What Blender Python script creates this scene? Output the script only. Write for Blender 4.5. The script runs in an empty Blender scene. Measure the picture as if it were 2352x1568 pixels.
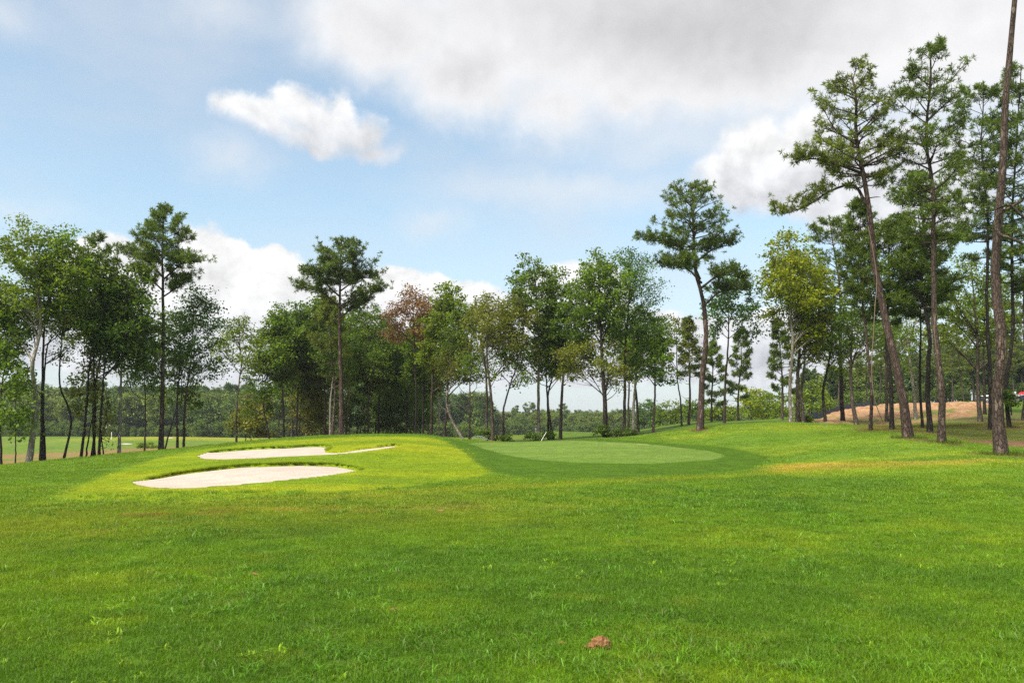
import bpy, math, random
import numpy as np

# ------------------------------------------------------------------ camera, sky, sun, exposure
scene = bpy.context.scene
COL = scene.collection
CAM_H = 1.7
F = 1829.0                       # focal length for a frame 2352 wide
TILT = math.atan((985 - 784) / F)
cam_data = bpy.data.cameras.new("camera")
cam = bpy.data.objects.new("camera", cam_data)
COL.objects.link(cam)
cam.location = (0, 0, CAM_H)
cam.rotation_euler = (math.pi / 2 + TILT, 0, 0)
cam_data.sensor_width = 36.0
cam_data.lens = 36.0 * F / 2352
cam_data.clip_start = 0.1
cam_data.clip_end = 6000
cam_data.dof.use_dof = True
cam_data.dof.focus_distance = 40
cam_data.dof.aperture_fstop = 4.0
scene.camera = cam

SUN_AZ, SUN_EL = math.radians(-138), math.radians(52)   # from behind the left shoulder
sun_data = bpy.data.lights.new("sun", 'SUN')
sun_data.energy = 3.5
sun_data.angle = math.radians(24)
sun_data.color = (1.0, 0.94, 0.84)
sun = bpy.data.objects.new("sun", sun_data)
COL.objects.link(sun)
from mathutils import Vector
sdir = Vector((math.sin(SUN_AZ) * math.cos(SUN_EL), math.cos(SUN_AZ) * math.cos(SUN_EL), math.sin(SUN_EL)))
sun.rotation_euler = sdir.to_track_quat('Z', 'Y').to_euler()

scene.view_settings.view_transform = 'Standard'
scene.view_settings.look = 'None'
scene.view_settings.gamma = 1.0
scene.view_settings.exposure = 1.3
SKYK = 2 ** -1.3                # the sky is set in display values, undo the exposure

CT, ST = math.cos(TILT), math.sin(TILT)


def ray(px, py):
    u, v = (px - 1176) / F, (784 - py) / F
    return np.array([u, CT - v * ST, ST + v * CT])


def at(px, py, Y):
    d = ray(px, py)
    return np.array([0, 0, CAM_H]) + d * (Y / d[1])


def azel(px, py):
    d = ray(px, py)
    d = d / np.linalg.norm(d)
    return math.atan2(d[0], d[1]), math.asin(d[2])


class NT:
    """small helper to wire nodes"""
    def __init__(self, tree):
        self.t = tree

    def n(self, typ, **kw):
        nd = self.t.nodes.new(typ)
        for k, v in kw.items():
            setattr(nd, k, v)
        return nd

    def put(self, sock, v):
        if isinstance(v, bpy.types.NodeSocket):
            self.t.links.new(v, sock)
        elif v is not None:
            sock.default_value = v

    def m(self, op, a, b=None, c=None, clamp=False):
        nd = self.n('ShaderNodeMath', operation=op, use_clamp=clamp)
        for i, v in enumerate((a, b, c)):
            self.put(nd.inputs[i], v)
        return nd.outputs[0]

    def vm(self, op, a, b=None, c=None):
        nd = self.n('ShaderNodeVectorMath', operation=op)
        for i, v in enumerate((a, b, c)):
            if v is not None:
                self.put(nd.inputs[i], v)
        return nd.outputs['Value'] if op in ('LENGTH', 'DOT_PRODUCT', 'DISTANCE') else nd.outputs[0]

    def mix(self, f, a, b, blend='MIX'):
        nd = self.n('ShaderNodeMix', data_type='RGBA', blend_type=blend)
        self.put(nd.inputs[0], f)
        self.put(nd.inputs[6], a if not isinstance(a, tuple) else (*a, 1)[:4])
        self.put(nd.inputs[7], b if not isinstance(b, tuple) else (*b, 1)[:4])
        return nd.outputs[2]

    def step(self, v, lo, hi, a=0.0, b=1.0, smooth=True):
        nd = self.n('ShaderNodeMapRange', interpolation_type='SMOOTHSTEP' if smooth else 'LINEAR')
        self.put(nd.inputs[0], v)
        for i, x in enumerate((lo, hi, a, b)):
            self.put(nd.inputs[i + 1], x)
        return nd.outputs[0]

    def noise(self, vec, scale, detail=4, rough=0.55, dim='3D', dist=0.0):
        nd = self.n('ShaderNodeTexNoise', noise_dimensions=dim)
        if vec is not None:
            self.put(nd.inputs['Vector'], vec)
        nd.inputs['Scale'].default_value = scale
        nd.inputs['Detail'].default_value = detail
        nd.inputs['Roughness'].default_value = rough
        nd.inputs['Distortion'].default_value = dist
        return nd

    def comb(self, x, y, z=0.0):
        nd = self.n('ShaderNodeCombineXYZ')
        for i, v in enumerate((x, y, z)):
            self.put(nd.inputs[i], v)
        return nd.outputs[0]


def build_world():
    w = bpy.data.worlds.new("World")
    scene.world = w
    w.use_nodes = True
    t = w.node_tree
    t.nodes.clear()
    g = NT(t)
    sky = g.n('ShaderNodeTexSky', sky_type='NISHITA', sun_disc=False, sun_elevation=SUN_EL, sun_rotation=SUN_AZ,
              air_density=1.0, dust_density=1.2, ozone_density=1.5)
    tc = g.n('ShaderNodeTexCoord')
    dirv = g.vm('NORMALIZE', tc.outputs['Generated'])
    sp = g.n('ShaderNodeSeparateXYZ')
    g.put(sp.inputs[0], dirv)
    az = g.m('ARCTAN2', sp.outputs[0], sp.outputs[1])
    el = g.m('ARCSINE', sp.outputs[2])
    P0 = g.comb(az, el)
    # clear air: Nishita lifted with the pale veil near the horizon
    veil = g.step(el, 0.30, -0.02)
    skyc = g.mix(1.0, sky.outputs[0], (0.250, 0.258, 0.224), 'MULTIPLY')
    skyc = g.mix(g.m('MULTIPLY', veil, 0.80), skyc, (0.66, 0.72, 0.80))
    thin = g.noise(g.vm('MULTIPLY', P0, (1.0, 2.2, 1.0)), 2.6, 5, 0.55)
    thinf = g.step(thin.outputs[0], 0.38, 0.72, 0.16, 0.58)
    skyc = g.mix(thinf, skyc, (0.72, 0.77, 0.84))
    # warped plane for cloud outlines
    n1 = g.noise(P0, 9.0, 6, 0.58)
    wv = g.vm('SUBTRACT', n1.outputs[1], (0.5, 0.5, 0.5))
    P = g.vm('ADD', P0, g.vm('MULTIPLY', wv, (0.085, 0.060, 0.0)))
    n2 = g.noise(P0, 26.0, 8, 0.66)
    wv2 = g.vm('SUBTRACT', n2.outputs[1], (0.5, 0.5, 0.5))
    P = g.vm('ADD', P, g.vm('MULTIPLY', wv2, (0.040, 0.036, 0.0)))

    def blobs(lst):
        acc = None
        for (px, py, rx, ry) in lst:
            a, e = azel(px, py)
            d = g.vm('SUBTRACT', P, (a, e, 0))
            d = g.vm('LENGTH', g.vm('MULTIPLY', d, (F / rx, F / ry, 0)))
            s = g.m('MULTIPLY', g.m('SUBTRACT', 1.0, d), min(rx, ry) / F)
            if acc is None:
                acc = s
            else:
                nd = g.n('ShaderNodeMath', operation='SMOOTH_MAX')
                g.put(nd.inputs[0], acc)
                g.put(nd.inputs[1], s)
                nd.inputs[2].default_value = 0.012
                acc = nd.outputs[0]
        return acc

    # puffy relief: noise here against noise a little towards the light
    pn = g.noise(P0, 22.0, 8, 0.55, dist=0.4)
    pn2 = g.noise(g.vm('ADD', P0, (-0.014, 0.019, 0.0)), 22.0, 8, 0.55, dist=0.4)
    relief = g.m('SUBTRACT', pn.outputs[0], pn2.outputs[0])
    big = g.noise(g.vm('MULTIPLY', P0, (1.0, 1.8, 1.0)), 5.0, 4, 0.5)

    def layer(base, lst, lo, hi, top, bot, e0, e1, k, thick=None, op=1.0, side=False):
        sd = blobs(lst)
        al = g.m('MULTIPLY', g.step(sd, lo, hi), op)
        gray = g.step(g.m('ADD', el, g.m('MULTIPLY', g.m('SUBTRACT', big.outputs[0], 0.5), 0.08)), e1, e0)
        if thick:
            gray = g.m('MULTIPLY', g.step(sd, thick[0], thick[1]), g.step(big.outputs[0], 0.25, 0.62, 0.55, 1.0))
            if side:                         # the sheet thins out towards its far end
                gray = g.m('MULTIPLY', gray, g.step(az, 0.52, 0.30, 0.25, 1.0))
        c = g.mix(gray, top, bot)
        c = g.mix(1.0, c, g.comb(*([g.m('MULTIPLY', relief, k)] * 3)), 'ADD')
        return g.mix(al, base, c)

    E = lambda py: azel(1176, py)[1]
    W, GR = (1.0, 1.0, 1.0), (0.64, 0.65, 0.68)
    c = skyc
    c = layer(c, [(480, 10, 130, 45), (0, 20, 60, 34), (1000, 508, 62, 34), (520, 365, 85, 42), (20, 470, 70, 16), (1330, 430, 330, 50), (1560, 330, 260, 60), (2120, 330, 300, 160)],
              -0.02, 0.035, (0.88, 0.90, 0.93), (0.88, 0.90, 0.93), 0, 1, 0.12, op=0.60)
    c = layer(c, [(600, 800, 560, 90), (500, 610, 100, 95), (430, 562, 40, 45), (560, 600, 60, 50), (640, 640, 90, 80), (700, 640, 50, 40), (545, 700, 220, 120), (880, 690, 130, 75), (985, 678, 80, 55), (1085, 692, 95, 55), (960, 790, 420, 110),
                  (1320, 700, 130, 110), (250, 640, 120, 90), (1450, 800, 300, 90), (1800, 800, 260, 80)],
              -0.002, 0.008, (1.0, 1.0, 1.0), (0.78, 0.80, 0.84), E(830), E(680), 0.8)
    c = layer(c, [(540, 246, 48, 36), (600, 262, 72, 38), (665, 240, 48, 36), (705, 258, 60, 38), (765, 280, 92, 38), (797, 242, 42, 40), (835, 302, 62, 34), (868, 342, 58, 26), (720, 312, 110, 28), (620, 290, 80, 22)],
              -0.006, 0.012, W, (0.76, 0.78, 0.82), E(375), E(235), 0.5)
    c = layer(c, [(1690, 330, 60, 48), (1740, 300, 60, 45), (1770, 400, 165, 100), (1660, 400, 60, 60), (1860, 300, 80, 60), (1900, 420, 150, 90), (2050, 430, 200, 130)],
              -0.006, 0.013, W, (0.80, 0.815, 0.85), E(500), E(300), 0.7)
    c = layer(c, [(1900, -30, 1150, 235), (880, 60, 210, 110), (1080, 160, 190, 115), (1270, 250, 130, 75), (1500, 150, 330, 120), (2250, 110, 260, 110)],
              -0.024, 0.034, (0.96, 0.96, 0.97), (0.64, 0.64, 0.655), 0, 1, 0.16, thick=(0.005, 0.090), side=True)
    # broken cloud over the rest of the sky, behind and overhead
    rest = g.noise(dirv, 3.0, 6, 0.55)
    outside = g.m('MAXIMUM', g.step(el, 0.46, 0.62), g.step(g.m('ABSOLUTE', az), 0.70, 0.95))
    rf = g.m('MULTIPLY', outside, g.step(rest.outputs[0], 0.40, 0.60))
    rf = g.m('MULTIPLY', rf, g.step(el, 0.02, 0.12))
    c = g.mix(rf, c, (0.80, 0.80, 0.82))
    bg = g.n('ShaderNodeBackground')
    g.put(bg.inputs[0], c)
    bg.inputs[1].default_value = SKYK
    out = g.n('ShaderNodeOutputWorld')
    t.links.new(bg.outputs[0], out.inputs[0])
    w.cycles.sampling_method = 'MANUAL'
    w.cycles.sample_map_resolution = 512


build_world()
scene.cycles.max_bounces = 8
scene.cycles.diffuse_bounces = 4
scene.cycles.transmission_bounces = 6
scene.cycles.glossy_bounces = 2
scene.cycles.use_denoising = False

# ------------------------------------------------------------------ small tools
rng = np.random.default_rng(7)


def _hash(ix, iy, seed):
    h = (ix * 374761393 + iy * 668265263 + seed * 1442695041) & 0xFFFFFFFF
    h = ((h ^ (h >> 13)) * 1274126177) & 0xFFFFFFFF
    return ((h ^ (h >> 16)) & 0xFFFF) / 65535.0


def vnoise(x, y, seed=0):
    x, y = np.asarray(x, float), np.asarray(y, float)
    ix, iy = np.floor(x).astype(np.int64), np.floor(y).astype(np.int64)
    fx, fy = x - ix, y - iy
    fx, fy = fx * fx * (3 - 2 * fx), fy * fy * (3 - 2 * fy)
    a, b = _hash(ix, iy, seed), _hash(ix + 1, iy, seed)
    c, d = _hash(ix, iy + 1, seed), _hash(ix + 1, iy + 1, seed)
    return a + (b - a) * fx + (c - a) * fy + (a - b - c + d) * fx * fy


def fbm(x, y, seed=0, octs=4):
    s, a, t = 0, 0.5, 0
    for i in range(octs):
        s = s + a * vnoise(x * 2 ** i + 17.3 * i, y * 2 ** i - 9.1 * i, seed + i)
        t += a
        a *= 0.55
    return s / t


def sstep(v, lo, hi):
    t = np.clip((v - lo) / (hi - lo), 0, 1)
    return t * t * (3 - 2 * t)


def quads_mesh(name, V, Q, mat, smooth=False):
    """V n x 3, Q m x 4 (or m x 3)"""
    V, Q = np.asarray(V, np.float32), np.asarray(Q, np.int32)
    k = Q.shape[1]
    me = bpy.data.meshes.new(name)
    me.vertices.add(len(V))
    me.vertices.foreach_set("co", V.ravel())
    me.loops.add(Q.size)
    me.loops.foreach_set("vertex_index", Q.ravel())
    me.polygons.add(len(Q))
    me.polygons.foreach_set("loop_start", np.arange(len(Q), dtype=np.int32) * k)
    me.polygons.foreach_set("use_smooth", np.full(len(Q), smooth, dtype=bool))
    me.update(calc_edges=True)
    if mat:
        me.materials.append(mat)
    return me


def link(name, me, parent=None, label=None, cat=None, group=None, kind=None, loc=None):
    o = bpy.data.objects.new(name, me)
    COL.objects.link(o)
    if parent:
        o.parent = parent
    if loc is not None:
        o.location = loc
    for k, v in (("label", label), ("category", cat), ("group", group), ("kind", kind)):
        if v:
            o[k] = v
    return o


class Acc:
    """collects quads"""
    def __init__(self):
        self.V, self.Q, self.n = [], [], 0

    def add(self, V, Q):
        self.V.append(np.asarray(V, float))
        self.Q.append(np.asarray(Q, np.int64) + self.n)
        self.n += len(V)

    def tube(self, pts, rad, sides=6, cap=False):
        pts = np.asarray(pts, float)
        rad = np.asarray(rad, float)
        n = len(pts)
        tg = np.gradient(pts, axis=0)
        tg /= np.linalg.norm(tg, axis=1)[:, None] + 1e-9
        ref = np.array([0.31, 0.95, 0.05]) if abs(tg[0][2]) > 0.8 else np.array([0, 0, 1.0])
        s = np.cross(tg, ref)
        s /= np.linalg.norm(s, axis=1)[:, None] + 1e-9
        t = np.cross(tg, s)
        a = np.arange(sides) * 2 * math.pi / sides
        ring = s[:, None, :] * np.cos(a)[None, :, None] + t[:, None, :] * np.sin(a)[None, :, None]
        V = pts[:, None, :] + ring * rad[:, None, None]
        V = V.reshape(-1, 3)
        i = np.arange(n - 1)[:, None] * sides
        j = np.arange(sides)[None, :]
        k = (j + 1) % sides
        Q = np.stack([i + j, i + k, i + sides + k, i + sides + j], -1).reshape(-1, 4)
        self.add(V, Q)

    def box(self, lo, hi):
        x0, y0, z0 = lo
        x1, y1, z1 = hi
        V = [(x0, y0, z0), (x1, y0, z0), (x1, y1, z0), (x0, y1, z0), (x0, y0, z1), (x1, y0, z1), (x1, y1, z1), (x0, y1, z1)]
        self.add(V, [(0, 3, 2, 1), (4, 5, 6, 7), (0, 1, 5, 4), (1, 2, 6, 5), (2, 3, 7, 6), (3, 0, 4, 7)])

    def mesh(self, name, mat, smooth=False):
        return quads_mesh(name, np.concatenate(self.V), np.concatenate(self.Q), mat, smooth)


def spline(pts, n):
    pts = np.asarray(pts, float)
    if len(pts) == 2:
        t = np.linspace(0, 1, n)[:, None]
        return pts[0] * (1 - t) + pts[1] * t
    P = np.vstack([2 * pts[0] - pts[1], pts, 2 * pts[-1] - pts[-2]])
    L = np.r_[0, np.cumsum(np.linalg.norm(np.diff(pts, axis=0), axis=1))]
    s = np.linspace(0, L[-1], n)
    k = np.clip(np.searchsorted(L, s, side='right') - 1, 0, len(pts) - 2)
    t = ((s - L[k]) / (L[k + 1] - L[k]))[:, None]
    a, b, c, d = P[k], P[k + 1], P[k + 2], P[k + 3]
    return 0.5 * (2 * b + (c - a) * t + (2 * a - 5 * b + 4 * c - d) * t ** 2 + (3 * b - a - 3 * c + d) * t ** 3)


# ------------------------------------------------------------------ materials
def new_mat(name):
    m = bpy.data.materials.new(name)
    m.use_nodes = True
    m.node_tree.nodes.clear()
    g = NT(m.node_tree)
    out = g.n('ShaderNodeOutputMaterial')
    return m, g, out


def principled(g, color, rough=0.8, spec=0.25, normal=None, metal=0.0):
    b = g.n('ShaderNodeBsdfPrincipled')
    g.put(b.inputs['Base Color'], color if not isinstance(color, tuple) else (*color, 1)[:4])
    g.put(b.inputs['Roughness'], rough)
    b.inputs['Specular IOR Level'].default_value = spec
    b.inputs['Metallic'].default_value = metal
    if normal:
        g.put(b.inputs['Normal'], normal)
    return b.outputs[0]


def bump(g, h, strength, dist):
    nd = g.n('ShaderNodeBump')
    g.put(nd.inputs['Height'], h)
    nd.inputs['Strength'].default_value = strength
    nd.inputs['Distance'].default_value = dist
    return nd.outputs[0]


def leaf_mat(name, color=None, trans=0.45, var=0.45, rough=0.55):
    m, g, out = new_mat(name)
    geo = g.n('ShaderNodeNewGeometry')
    if color is None:
        col = g.n('ShaderNodeObjectInfo').outputs['Color']
    else:
        col = color
    r = geo.outputs['Random Per Island']
    big = g.noise(geo.outputs['Position'], 0.55, 2)
    v = g.m('MULTIPLY', g.step(r, 0, 1, 1 - var, 1 + var, False), g.step(big.outputs[0], 0.3, 0.7, 0.72, 1.28))
    c1 = g.mix(1.0, col, g.comb(v, v, v), 'MULTIPLY')
    warm = g.mix(g.step(g.m('FRACT', g.m('MULTIPLY', r, 17.0)), 0.78, 1.0, 0.0, 0.5), c1, g.mix(1.0, c1, (1.7, 1.2, 0.7), 'MULTIPLY'))
    d = principled(g, warm, rough, 0.25)
    tr = g.n('ShaderNodeBsdfTranslucent')
    g.put(tr.inputs[0], g.mix(1.0, warm, (1.5, 1.5, 0.6), 'MULTIPLY'))
    mx = g.n('ShaderNodeMixShader')
    mx.inputs[0].default_value = trans
    g.put(mx.inputs[1], d)
    g.put(mx.inputs[2], tr.outputs[0])
    g.put(out.inputs[0], mx.outputs[0])
    return m


def bark_mat(name, dark, light, scale=1.0, plates=True):
    m, g, out = new_mat(name)
    tc = g.n('ShaderNodeTexCoord')
    v = g.vm('MULTIPLY', tc.outputs['Object'], (1.0, 1.0, 0.28))
    vo = g.n('ShaderNodeTexVoronoi', feature='DISTANCE_TO_EDGE')
    g.put(vo.inputs['Vector'], g.vm('ADD', v, g.vm('MULTIPLY', g.noise(v, 9 * scale, 3).outputs[1], (0.06, 0.06, 0.06))))
    vo.inputs['Scale'].default_value = 13 * scale
    cell = g.n('ShaderNodeTexVoronoi', feature='F1')
    g.put(cell.inputs['Vector'], v)
    cell.inputs['Scale'].default_value = 13 * scale
    no = g.noise(v, 22 * scale, 5, 0.65)
    big = g.noise(tc.outputs['Object'], 0.9, 3)
    f = g.m('MULTIPLY', g.step(vo.outputs[0], 0.0, 0.16), g.step(no.outputs[0], 0.3, 0.7, 0.45, 1.0))
    f = g.m('MULTIPLY', f, g.step(big.outputs[0], 0.3, 0.7, 0.6, 1.0))
    c = g.mix(f, dark, light)
    sep = g.n('ShaderNodeSeparateColor')
    g.put(sep.inputs[0], cell.outputs['Color'])
    c = g.mix(g.step(sep.outputs[0], 0.8, 1.0, 0.0, 0.6), c, tuple(min(1, x * 1.9 + .02) for x in light))
    g.put(out.inputs[0], principled(g, c, 0.9, 0.15, bump(g, f, 0.8, 0.04)))
    return m


BARK = {
    'pine': bark_mat('pine_bark', (0.022, 0.016, 0.013), (0.105, 0.075, 0.058)),
    'pine_red': bark_mat('pine_bark_red', (0.026, 0.018, 0.015), (0.105, 0.070, 0.056)),
    'dark': bark_mat('dark_bark', (0.012, 0.010, 0.008), (0.045, 0.035, 0.028), 1.4),
    'mid': bark_mat('brown_bark', (0.028, 0.021, 0.016), (0.115, 0.090, 0.066), 1.5),
    'pale': bark_mat('pale_bark', (0.12, 0.105, 0.085), (0.36, 0.32, 0.265), 1.8),
}
LEAF = leaf_mat('leaf')
NEEDLE = leaf_mat('needle', trans=0.30, var=0.4, rough=0.5)


def plain(name, color, rough=0.6, spec=0.3, metal=0.0, amp=0.12, scale=6.0):
    m, g, out = new_mat(name)
    tc = g.n('ShaderNodeTexCoord')
    n = g.noise(tc.outputs['Object'], scale, 5)
    v = g.step(n.outputs[0], 0.25, 0.75, 1 - amp, 1 + amp)
    c = g.mix(1.0, color, g.comb(v, v, v), 'MULTIPLY')
    g.put(out.inputs[0], principled(g, c, rough, spec, bump(g, n.outputs[0], 0.15, 0.02), metal))
    return m

# ------------------------------------------------------------------ terrain: heights through known ground points
CTRL = [  # x, y in a 2352-wide frame, depth in metres
    # crest at the edge of the lawn on the left, then the low field beyond
    (-300, 1092, 40), (0, 1071, 42), (100, 1061, 43), (230, 1048, 45), (330, 1038, 47), (450, 1027, 48), (545, 1017, 50),
    (-300, 1100, 56), (0, 1085, 56), (230, 1063, 57), (400, 1043, 60), (545, 1026, 64),
    (-300, 1062, 76), (20, 1058, 76), (250, 1042, 76), (430, 1033, 80),
    (-300, 1036, 110), (20, 1036, 105), (250, 1026, 105), (440, 1020, 110),
    (20, 1012, 160), (250, 1008, 160), (390, 1003, 160), (500, 1010, 150), (-300, 1005, 200), (20, 998, 230), (300, 1001, 240), (560, 1003, 240),
    # mound with the bunkers
    (0, 1140, 20), (200, 1150, 18.5), (500, 1156, 18), (850, 1130, 21), (1100, 1112, 23.5), (1400, 1102, 25), (1750, 1092, 25.5), (2050, 1094, 24), (2352, 1092, 22.5),
    (420, 1119, 23), (560, 1110, 23.8), (740, 1092, 25.6), (310, 1106, 24.5), (820, 1079, 28), (650, 1062, 29), (480, 1074, 28), (330, 1080, 29.5),
    (470, 1053, 34), (600, 1050, 34), (760, 1041, 35), (620, 1026, 40), (740, 1022, 40.5), (900, 1023, 38), (480, 1034, 40.5),
    (850, 1000, 46), (1000, 1003, 46), (700, 1007, 46), (1070, 1014, 48), (950, 1050, 33), (1000, 1080, 28), (880, 1070, 30),
    (850, 1006, 60), (700, 1008, 62), (1000, 1009, 60), (850, 1012, 90), (700, 1010, 90), (900, 1006, 200), (1200, 1008, 180),
    # green and apron
    (1430, 1064, 33), (1200, 1058, 34), (1620, 1056, 35), (1300, 1012, 50), (1500, 1017, 48), (1660, 1040, 41), (1110, 1030, 43), (1350, 1080, 29), (1700, 1076, 31), (1300, 1036, 40), (1500, 1038, 39.5),
    (1130, 1014, 58), (1240, 1012, 62), (1285, 1008, 66), (1400, 1004, 60), (1440, 1001, 60),
    # far mounds behind the green
    (1260, 991, 92), (1160, 1010, 84), (1400, 993, 92), (1100, 1014, 90), (1260, 1003, 130), (1600, 967, 85), (1500, 984, 80), (1700, 966, 85), (1600, 985, 135), (1460, 994, 70),
    # right mound
    (1780, 1058, 35), (1600, 1010, 50), (1700, 1000, 48), (1850, 1030, 41), (1610, 979, 56), (1700, 971, 58), (1800, 967, 60), (1900, 974, 55), (2000, 988, 46), (2085, 1001, 38),
    (1950, 1025, 36), (2160, 1017, 36), (2300, 1043, 29.5), (2352, 1047, 29), (1950, 1072, 28.5), (2200, 1062, 27.5), (2600, 1060, 28), (1750, 968, 70),
    # wood floor and bank on the right
    (2352, 1022, 38), (2230, 1009, 41), (2040, 982, 50), (2135, 987, 46), (2250, 968, 57), (2350, 962, 62), (2320, 982, 47), (2600, 960, 60), (1960, 974, 62), (2100, 967, 62), (1880, 970, 66),
    (1860, 958, 76), (1950, 943, 79), (2050, 931, 82), (2150, 927, 85), (2260, 938, 72), (2300, 927, 92), (2352, 926, 112), (2600, 930, 100),
    (2000, 940, 125), (2150, 927, 125), (2352, 915, 160), (1800, 968, 120), (2600, 920, 160),
]
cp = np.array([at(*c) for c in CTRL])
for X, Y, Z in [(-6, 3, 0), (0, 3, 0), (6, 3, 0), (-4, 6, 0), (0, 6, 0), (4, 6, 0), (-6, 10, 0), (0, 10, 0.0), (6, 10, 0), (-8, 14, 0), (0, 15, -0.03), (8, 15, 0.02), (-12, 20, 0.0),
                (-200, 320, 0), (0, 330, 0), (200, 330, 2.0), (-90, 330, 0), (90, 330, 0.5)]:
    cp = np.vstack([cp, (X, Y, Z)])


def tcoord(x, y):
    x, y = np.asarray(x, float), np.asarray(y, float)
    yy = np.clip(y, 3.5, 330)
    return np.stack([np.clip(x / yy, -0.95, 0.95) * 2.2, np.log(yy) * 1.25], -1)


def _phi(r2):
    return 0.5 * r2 * np.log(r2 + 1e-12)


_c = tcoord(cp[:, 0], cp[:, 1])
_n = len(_c)
_K = _phi(((_c[:, None] - _c[None]) ** 2).sum(-1)) + np.eye(_n) * 2e-4
_Pm = np.c_[np.ones(_n), _c]
_A = np.block([[_K, _Pm], [_Pm.T, np.zeros((3, 3))]])
_W = np.linalg.solve(_A, np.r_[cp[:, 2], 0, 0, 0])


def ground_raw(x, y):
    x, y = np.atleast_1d(np.asarray(x, float)), np.atleast_1d(np.asarray(y, float))
    q = tcoord(x, y)
    out = np.empty(len(q))
    for i in range(0, len(q), 20000):
        s = q[i:i + 20000]
        r2 = ((s[:, None] - _c[None]) ** 2).sum(-1)
        out[i:i + 20000] = _phi(r2) @ _W[:_n] + _W[_n] + s @ _W[_n + 1:]
    near = sstep(np.hypot(x, y), 1, 5)
    z = np.clip(out, -6, 9) * near
    z = z + (fbm(x * 0.35, y * 0.35, 5, 3) - 0.5) * 0.05 * sstep(y, 12, 22)
    return z


def hit(px, py, y0=5.0, y1=150.0):
    """first meeting of a sight line with the ground"""
    d = ray(px, py)
    Y = np.exp(np.linspace(math.log(y0), math.log(y1), 900))
    P = np.array([0, 0, CAM_H]) + d[None] * (Y / d[1])[:, None]
    below = P[:, 2] <= ground_raw(P[:, 0], P[:, 1])
    k = int(np.argmax(below)) if below.any() else len(Y) - 1
    return P[k, :2]


def poly(pts, y0=5.0, y1=150.0):
    return np.array([hit(px, py, y0, y1) for px, py in pts])


def sdist(P, x, y):
    """signed distance to polygon, positive inside"""
    x, y = np.asarray(x, float), np.asarray(y, float)
    inside = np.zeros(x.shape, bool)
    dmin = np.full(x.shape, 1e9)
    n = len(P)
    for i in range(n):
        ax, ay = P[i]
        bx, by = P[(i + 1) % n]
        if ay != by:
            c = ((ay > y) != (by > y)) & (x < (bx - ax) * (y - ay) / (by - ay) + ax)
            inside ^= c
        ex, ey = bx - ax, by - ay
        t = np.clip(((x - ax) * ex + (y - ay) * ey) / (ex * ex + ey * ey + 1e-9), 0, 1)
        dmin = np.minimum(dmin, np.hypot(x - ax - t * ex, y - ay - t * ey))
    return np.where(inside, dmin, -dmin)


def smooth_poly(P, n=120):
    Q = np.vstack([P, P[:1]])
    return spline(Q, n)[:-1]


BUNK1 = smooth_poly(poly([(303, 1106), (340, 1099), (400, 1086), (480, 1075), (560, 1067), (640, 1064), (700, 1063), (760, 1065), (800, 1070), (827, 1077),
                          (800, 1083), (740, 1092), (650, 1102), (560, 1111), (480, 1117), (420, 1120), (360, 1119), (320, 1114)]))
BUNK2 = smooth_poly(poly([(455, 1046), (490, 1036), (560, 1030), (640, 1026), (700, 1023), (745, 1022.5), (756, 1027), (748, 1034), (775, 1035.5), (830, 1028.5), (870, 1023.5), (905, 1020),
                          (916, 1024), (870, 1031), (820, 1037.5), (760, 1043), (690, 1046), (600, 1051), (520, 1054), (470, 1053)]), 140)
GREEN = smooth_poly(poly([(1075, 1018), (1130, 1015), (1250, 1013), (1400, 1015), (1500, 1021), (1600, 1032), (1650, 1041), (1660, 1048), (1630, 1056), (1540, 1062), (1430, 1064), (1320, 1061), (1230, 1055), (1160, 1044), (1110, 1030)]))
APRON = smooth_poly(poly([(1010, 1005), (1080, 1015), (1250, 1011), (1420, 1010), (1560, 1019), (1690, 1031), (1755, 1046), (1768, 1062), (1700, 1080), (1550, 1091), (1350, 1097), (1200, 1095), (1130, 1083), (1095, 1062), (1060, 1034)]))
YELLOW = smooth_poly(poly([(125, 1141), (210, 1105), (330, 1062), (470, 1032), (600, 1017), (750, 1006), (900, 1003), (990, 1006), (1050, 1028), (1090, 1060), (1120, 1085), (1000, 1108), (850, 1124), (600, 1142), (400, 1155), (230, 1152)]))
STRIP = poly([(430, 1153), (900, 1123), (1400, 1101), (1780, 1086), (1780, 1091), (1400, 1109), (900, 1137), (480, 1160)])
RMOUND = smooth_poly(poly([(1430, 1003), (1600, 984), (1800, 969), (1950, 982), (2100, 1004), (2260, 1042), (2352, 1052), (2500, 1060), (2500, 1090), (2100, 1092), (1770, 1089), (1760, 1048), (1650, 1025)]))
TAN = smooth_poly(poly([(1755, 1086), (1790, 1069), (1950, 1062), (2150, 1057), (2270, 1053), (2280, 1058), (2150, 1068), (1950, 1079)]))
BANK = smooth_poly(np.array([at(*c)[:2] for c in [(1790, 967, 62), (1860, 957, 78), (1950, 942, 82), (2050, 930, 86), (2150, 926, 90), (2310, 924, 94), (2255, 945, 68), (2200, 958, 62), (2080, 968, 60), (1950, 974, 58), (1880, 972, 60)]]))
PATH = smooth_poly(np.array([at(*c)[:2] for c in [(2195, 1004, 40.5), (2260, 1010, 40.8), (2352, 1016, 40), (2500, 1022, 39.5), (2500, 1032, 36), (2352, 1026, 37), (2260, 1018, 38.5)]]))
WOODR = np.array([at(*c)[:2] for c in [(1990, 985, 47), (1960, 974, 60), (2352, 955, 68), (2700, 955, 70), (2700, 1040, 33), (2352, 1030, 36), (2200, 1006, 39.5), (2110, 1000, 40)]])


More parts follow.
